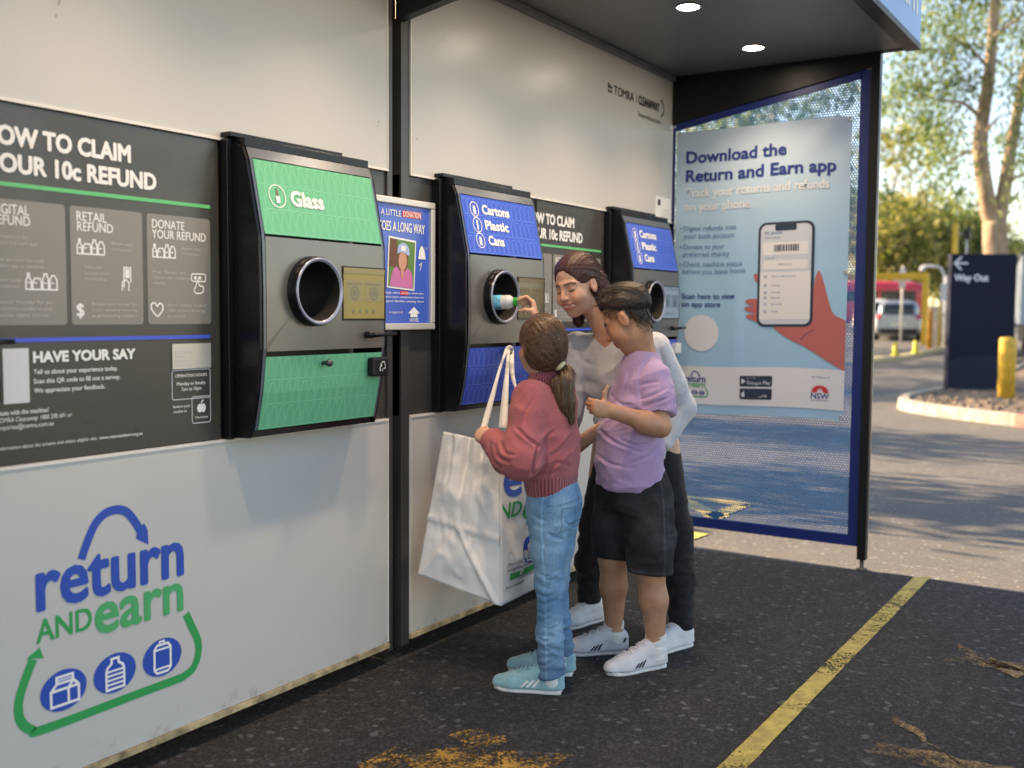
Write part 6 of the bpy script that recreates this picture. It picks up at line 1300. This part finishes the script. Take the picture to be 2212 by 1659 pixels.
def bark(name,c1,c2): return mat(name,c1,.8,var=.4,vscale=3,vcol=c2,stretch=(2,2,.6),bump=.6,bscale=12)
M_bark=bark('pale_gum_bark',(.42,.32,.22),(.22,.15,.10)); M_bark2=bark('brown_bark',(.16,.11,.07),(.08,.06,.04))
def leaves(name,par,blobs,nl,size,cols,seed,droop=.5,asp=3.2):
    """blobs: (x,y,z,r[,squash]) local; lance shaped leaves in clumps"""
    rg=np.random.RandomState(seed); vol=np.array([b[3]**2.2 for b in blobs]); pick=rg.choice(len(blobs),nl//9,p=vol/vol.sum()); B=np.array([list(b[:4]) for b in blobs])[pick]
    d=rg.normal(size=(len(pick),3)); d/=np.linalg.norm(d,axis=1)[:,None]; rad=rg.uniform(.25,1,len(pick))**.45; cc=B[:,:3]+d*(B[:,3]*rad)[:,None]*np.array([1,1,.8])
    C=np.repeat(cc,9,0)+rg.normal(size=(len(pick)*9,3))*size*1.5; n=len(C)
    ax=rg.normal(size=(n,3)); ax[:,2]-=droop*1.6; ax/=np.linalg.norm(ax,axis=1)[:,None]; sd=np.cross(ax,rg.normal(size=(n,3))); sd/=np.linalg.norm(sd,axis=1)[:,None]
    ln=size*rg.uniform(.7,1.4,n)[:,None]; wd=ln/asp*rg.uniform(.8,1.3,n)[:,None]
    V=np.stack([C,C+ax*ln*.45+sd*wd*.5,C+ax*ln,C+ax*ln*.45-sd*wd*.5],1).reshape(-1,3); F=np.arange(n*4).reshape(-1,4)
    ci=np.clip(rg.normal(size=len(pick))*.35+.5,0,.999); ci=np.repeat(ci,9)+rg.normal(size=n)*.12; ci=np.clip(ci,0,1); K=np.array(cols); t_=ci*(len(K)-1); i0=np.minimum(t_.astype(int),len(K)-2); col=K[i0]*(1-(t_-i0))[:,None]+K[i0+1]*(t_-i0)[:,None]
    o=npobj(name,V,F,M_leaf2,None,np.repeat(col,4,0)); o.parent=par
    me=o.data; me.polygons.foreach_set('use_smooth',np.zeros(len(F),bool)); return o
GUM=[(.05,.10,.035),(.12,.18,.06),(.22,.29,.10),(.36,.39,.19)]; DRK=[(.03,.06,.022),(.07,.11,.035),(.15,.19,.055),(.27,.27,.09)]; OLV=[(.07,.09,.025),(.18,.19,.055),(.34,.31,.10),(.46,.38,.16)]
# big gum behind the sign, local to its base
gb=V3(*at(2155,770,24)); gb[2]=gz(gb[0])
t=thing('gum_tree','tall gum tree with forked pale trunk rising behind the Way Out sign','tree',tuple(gb)); 
lp=lambda px,py_,d=24: tuple(V3(*at(px,py_,d))-gb)
tr_=MB(); tr_.tube(smooth([lp(2158,790),lp(2154,640),lp(2150,540),lp(2149,480)],4),[.34]*4+[.30]*4+[.27]*4+[.26],14); trunk=tr_.build('trunk',t,M_bark)
def limb(pts,r0,r1,nm='limb',par=None,m=M_bark):
    P_=smooth(pts,5); k=len(P_); return MB().tube(P_,[r0+(r1-r0)*i/(k-1) for i in range(k)],10).build(nm,par or trunk,m)
limb([lp(2147,500),lp(2130,420),lp(2118,330),lp(2122,260),lp(2135,180,23.8),lp(2142,100,23.8),lp(2150,0,23.7),lp(2156,-140,23.6)],.20,.09)
limb([lp(2153,500),lp(2168,420),lp(2182,330),lp(2196,250,24.3),lp(2208,180,24.5),lp(2230,60,24.6)],.18,.07)
for pts,r0 in (([lp(2122,260),lp(2085,225,23.7),lp(2030,215,23.4),lp(1985,205,23.2)],.055),([lp(2120,330),lp(2085,330,24.2),lp(2040,360,24.4)],.05),([lp(2138,150,23.8),lp(2090,100,23.5),lp(2030,70,23.2)],.05),([lp(2145,80,23.7),lp(2185,50,23.4),lp(2215,30,23.2)],.05),([lp(2170,400),lp(2200,380,23.7),lp(2230,370,23.6)],.05),([lp(2120,300),lp(2150,260,23.6),lp(2175,245,23.5)],.045),([lp(2165,450),lp(2190,425),lp(2215,400)],.04)): limb(pts,r0,.012)
bl=[]; rg=random.Random(21)
for px,py_,rp in ((2010,60,34),(2060,30,38),(1975,110,34),(2040,110,36),(2090,90,34),(1955,190,38),(2000,180,36),(2045,205,36),(2080,170,30),(1925,215,24),(1985,260,30),(2030,270,34),(2070,285,26),(2000,315,24),(2045,340,30),(2020,390,26),(2060,400,24),(2075,440,18),(2180,40,34),(2215,80,34),(2120,30,26),(2185,120,24),(2205,170,22),(2170,200,18),(2195,290,26),(2215,340,24),(2150,300,16),(2100,350,16),(2205,430,18),(2215,500,16),(2240,200,40),(2250,350,40),(2140,-60,60),(2050,-50,60),(2220,-50,60),(1985,30,22),(2175,350,14)):
    q=lp(px,py_,24+rg.uniform(-1.3,1.3)); bl.append((*q,rp*24/2253.8*1.12))
leaves('crown',trunk,bl,12500,.135,GUM,3,.6)
o=bpy.data.objects.get('crown'); o.parent=t
def tree(label,px,py_,d,h,seed,cols,base=None,name='tree',nl=4200,size=.30,spread=.42,grp='trees beyond the car park',mb_=M_bark2,loc=None):
    b=V3(*(loc if loc else at(px,py_,d))); b[2]=gz(b[0]) if not base else base
    t=thing(name,label,'tree',tuple(b),0,grp); rg=random.Random(seed); tr_=MB(); tr_.tube(smooth([(0,0,-.2),(rg.uniform(-.2,.2),rg.uniform(-.2,.2),h*.3),(rg.uniform(-.4,.4),rg.uniform(-.4,.4),h*.62)],5),[h*.030-(h*.018)*i/10 for i in range(11)],10); tk=tr_.build('trunk',t,mb_); bl=[]
    for i in range(5):
        a=i*1.26+rg.random(); e=(math.cos(a)*h*spread*.6,math.sin(a)*h*spread*.6,h*rg.uniform(.55,.8)); P_=smooth([(0,0,h*.3),(e[0]*.5,e[1]*.5,e[2]*.75),e],4); MB().tube(P_,[h*.012*(1-.7*i2/(len(P_)-1)) for i2 in range(len(P_))],7).build('limb',tk,mb_)
    for i in range(15):
        a=rg.uniform(0,6.28); q=math.sqrt(rg.random())*spread*h*.85; z=rg.uniform(.38,.93)*h; q*=1.15-abs(z/h-.6); bl.append((math.cos(a)*q,math.sin(a)*q,z,h*rg.uniform(.09,.17)))
    leaves('crown',t,bl,nl,size,cols,seed,.3,2.2); return t
BT=[(1885,64,11.5,OLV,'tall olive green tree with its crown just right of the black post'),(1925,72,9.6,OLV,'yellow green tree in the far row, above the silver car'),(1960,60,6.6,OLV,'bushy tree above the yellow height bar'),(2000,70,8.6,OLV,'sunlit olive tree left of the lamp head'),(2035,62,6.8,DRK,'dark green tree behind the gooseneck lamp'),(2075,78,8.0,OLV,'pale yellow green tree left of the gum trunk'),(2110,66,5.6,OLV,'low yellowish tree hidden behind the top of the Way Out sign'),(1900,56,5.6,OLV,'low tree behind the white car'),(2230,80,6.5,DRK,'dark tree behind the box truck at the right edge')]
for i,(px,d,h,c,lab) in enumerate(BT): tree(lab,px,700,d,h,40+i,c,nl=4200,size=.34)
# trees seen through the perforated screen
for i,(px,d,h,lab) in enumerate(((1520,36,8.4,'olive tree seen through the perforated screen above the banner at its left'),(1600,30,7.3,'grey green tree seen through the perforated screen above the banner middle'),(1700,33,9.2,'taller gum seen through the perforated screen right of the middle'),(1790,60,8.8,'distant tree hidden mostly behind the banner'))): tree(lab,px,730,d,h,70+i,GUM if i else OLV,nl=3000,size=.22,spread=.30)
# street trees just behind the kiosk whose shadows stripe the road
for i,(x,y,h,lab) in enumerate(((8.1,8.6,4.8,'street tree behind the kiosk shading the near road'),(12.3,12.5,6.6,'street tree further behind the kiosk shading the road middle'),(19.0,14.5,7.5,'street tree behind the kiosk towards the exit'),(21.5,13.5,7.0,'street tree behind the kiosk near the exit lane'),(26,16,8.0,'street tree furthest behind the kiosk'))): tree(lab,0,0,0,h,90+i,DRK,nl=2600,size=.20,spread=(.30,.11,.22,.24,.26)[i],loc=(x,y,0),grp='street trees behind the kiosk')
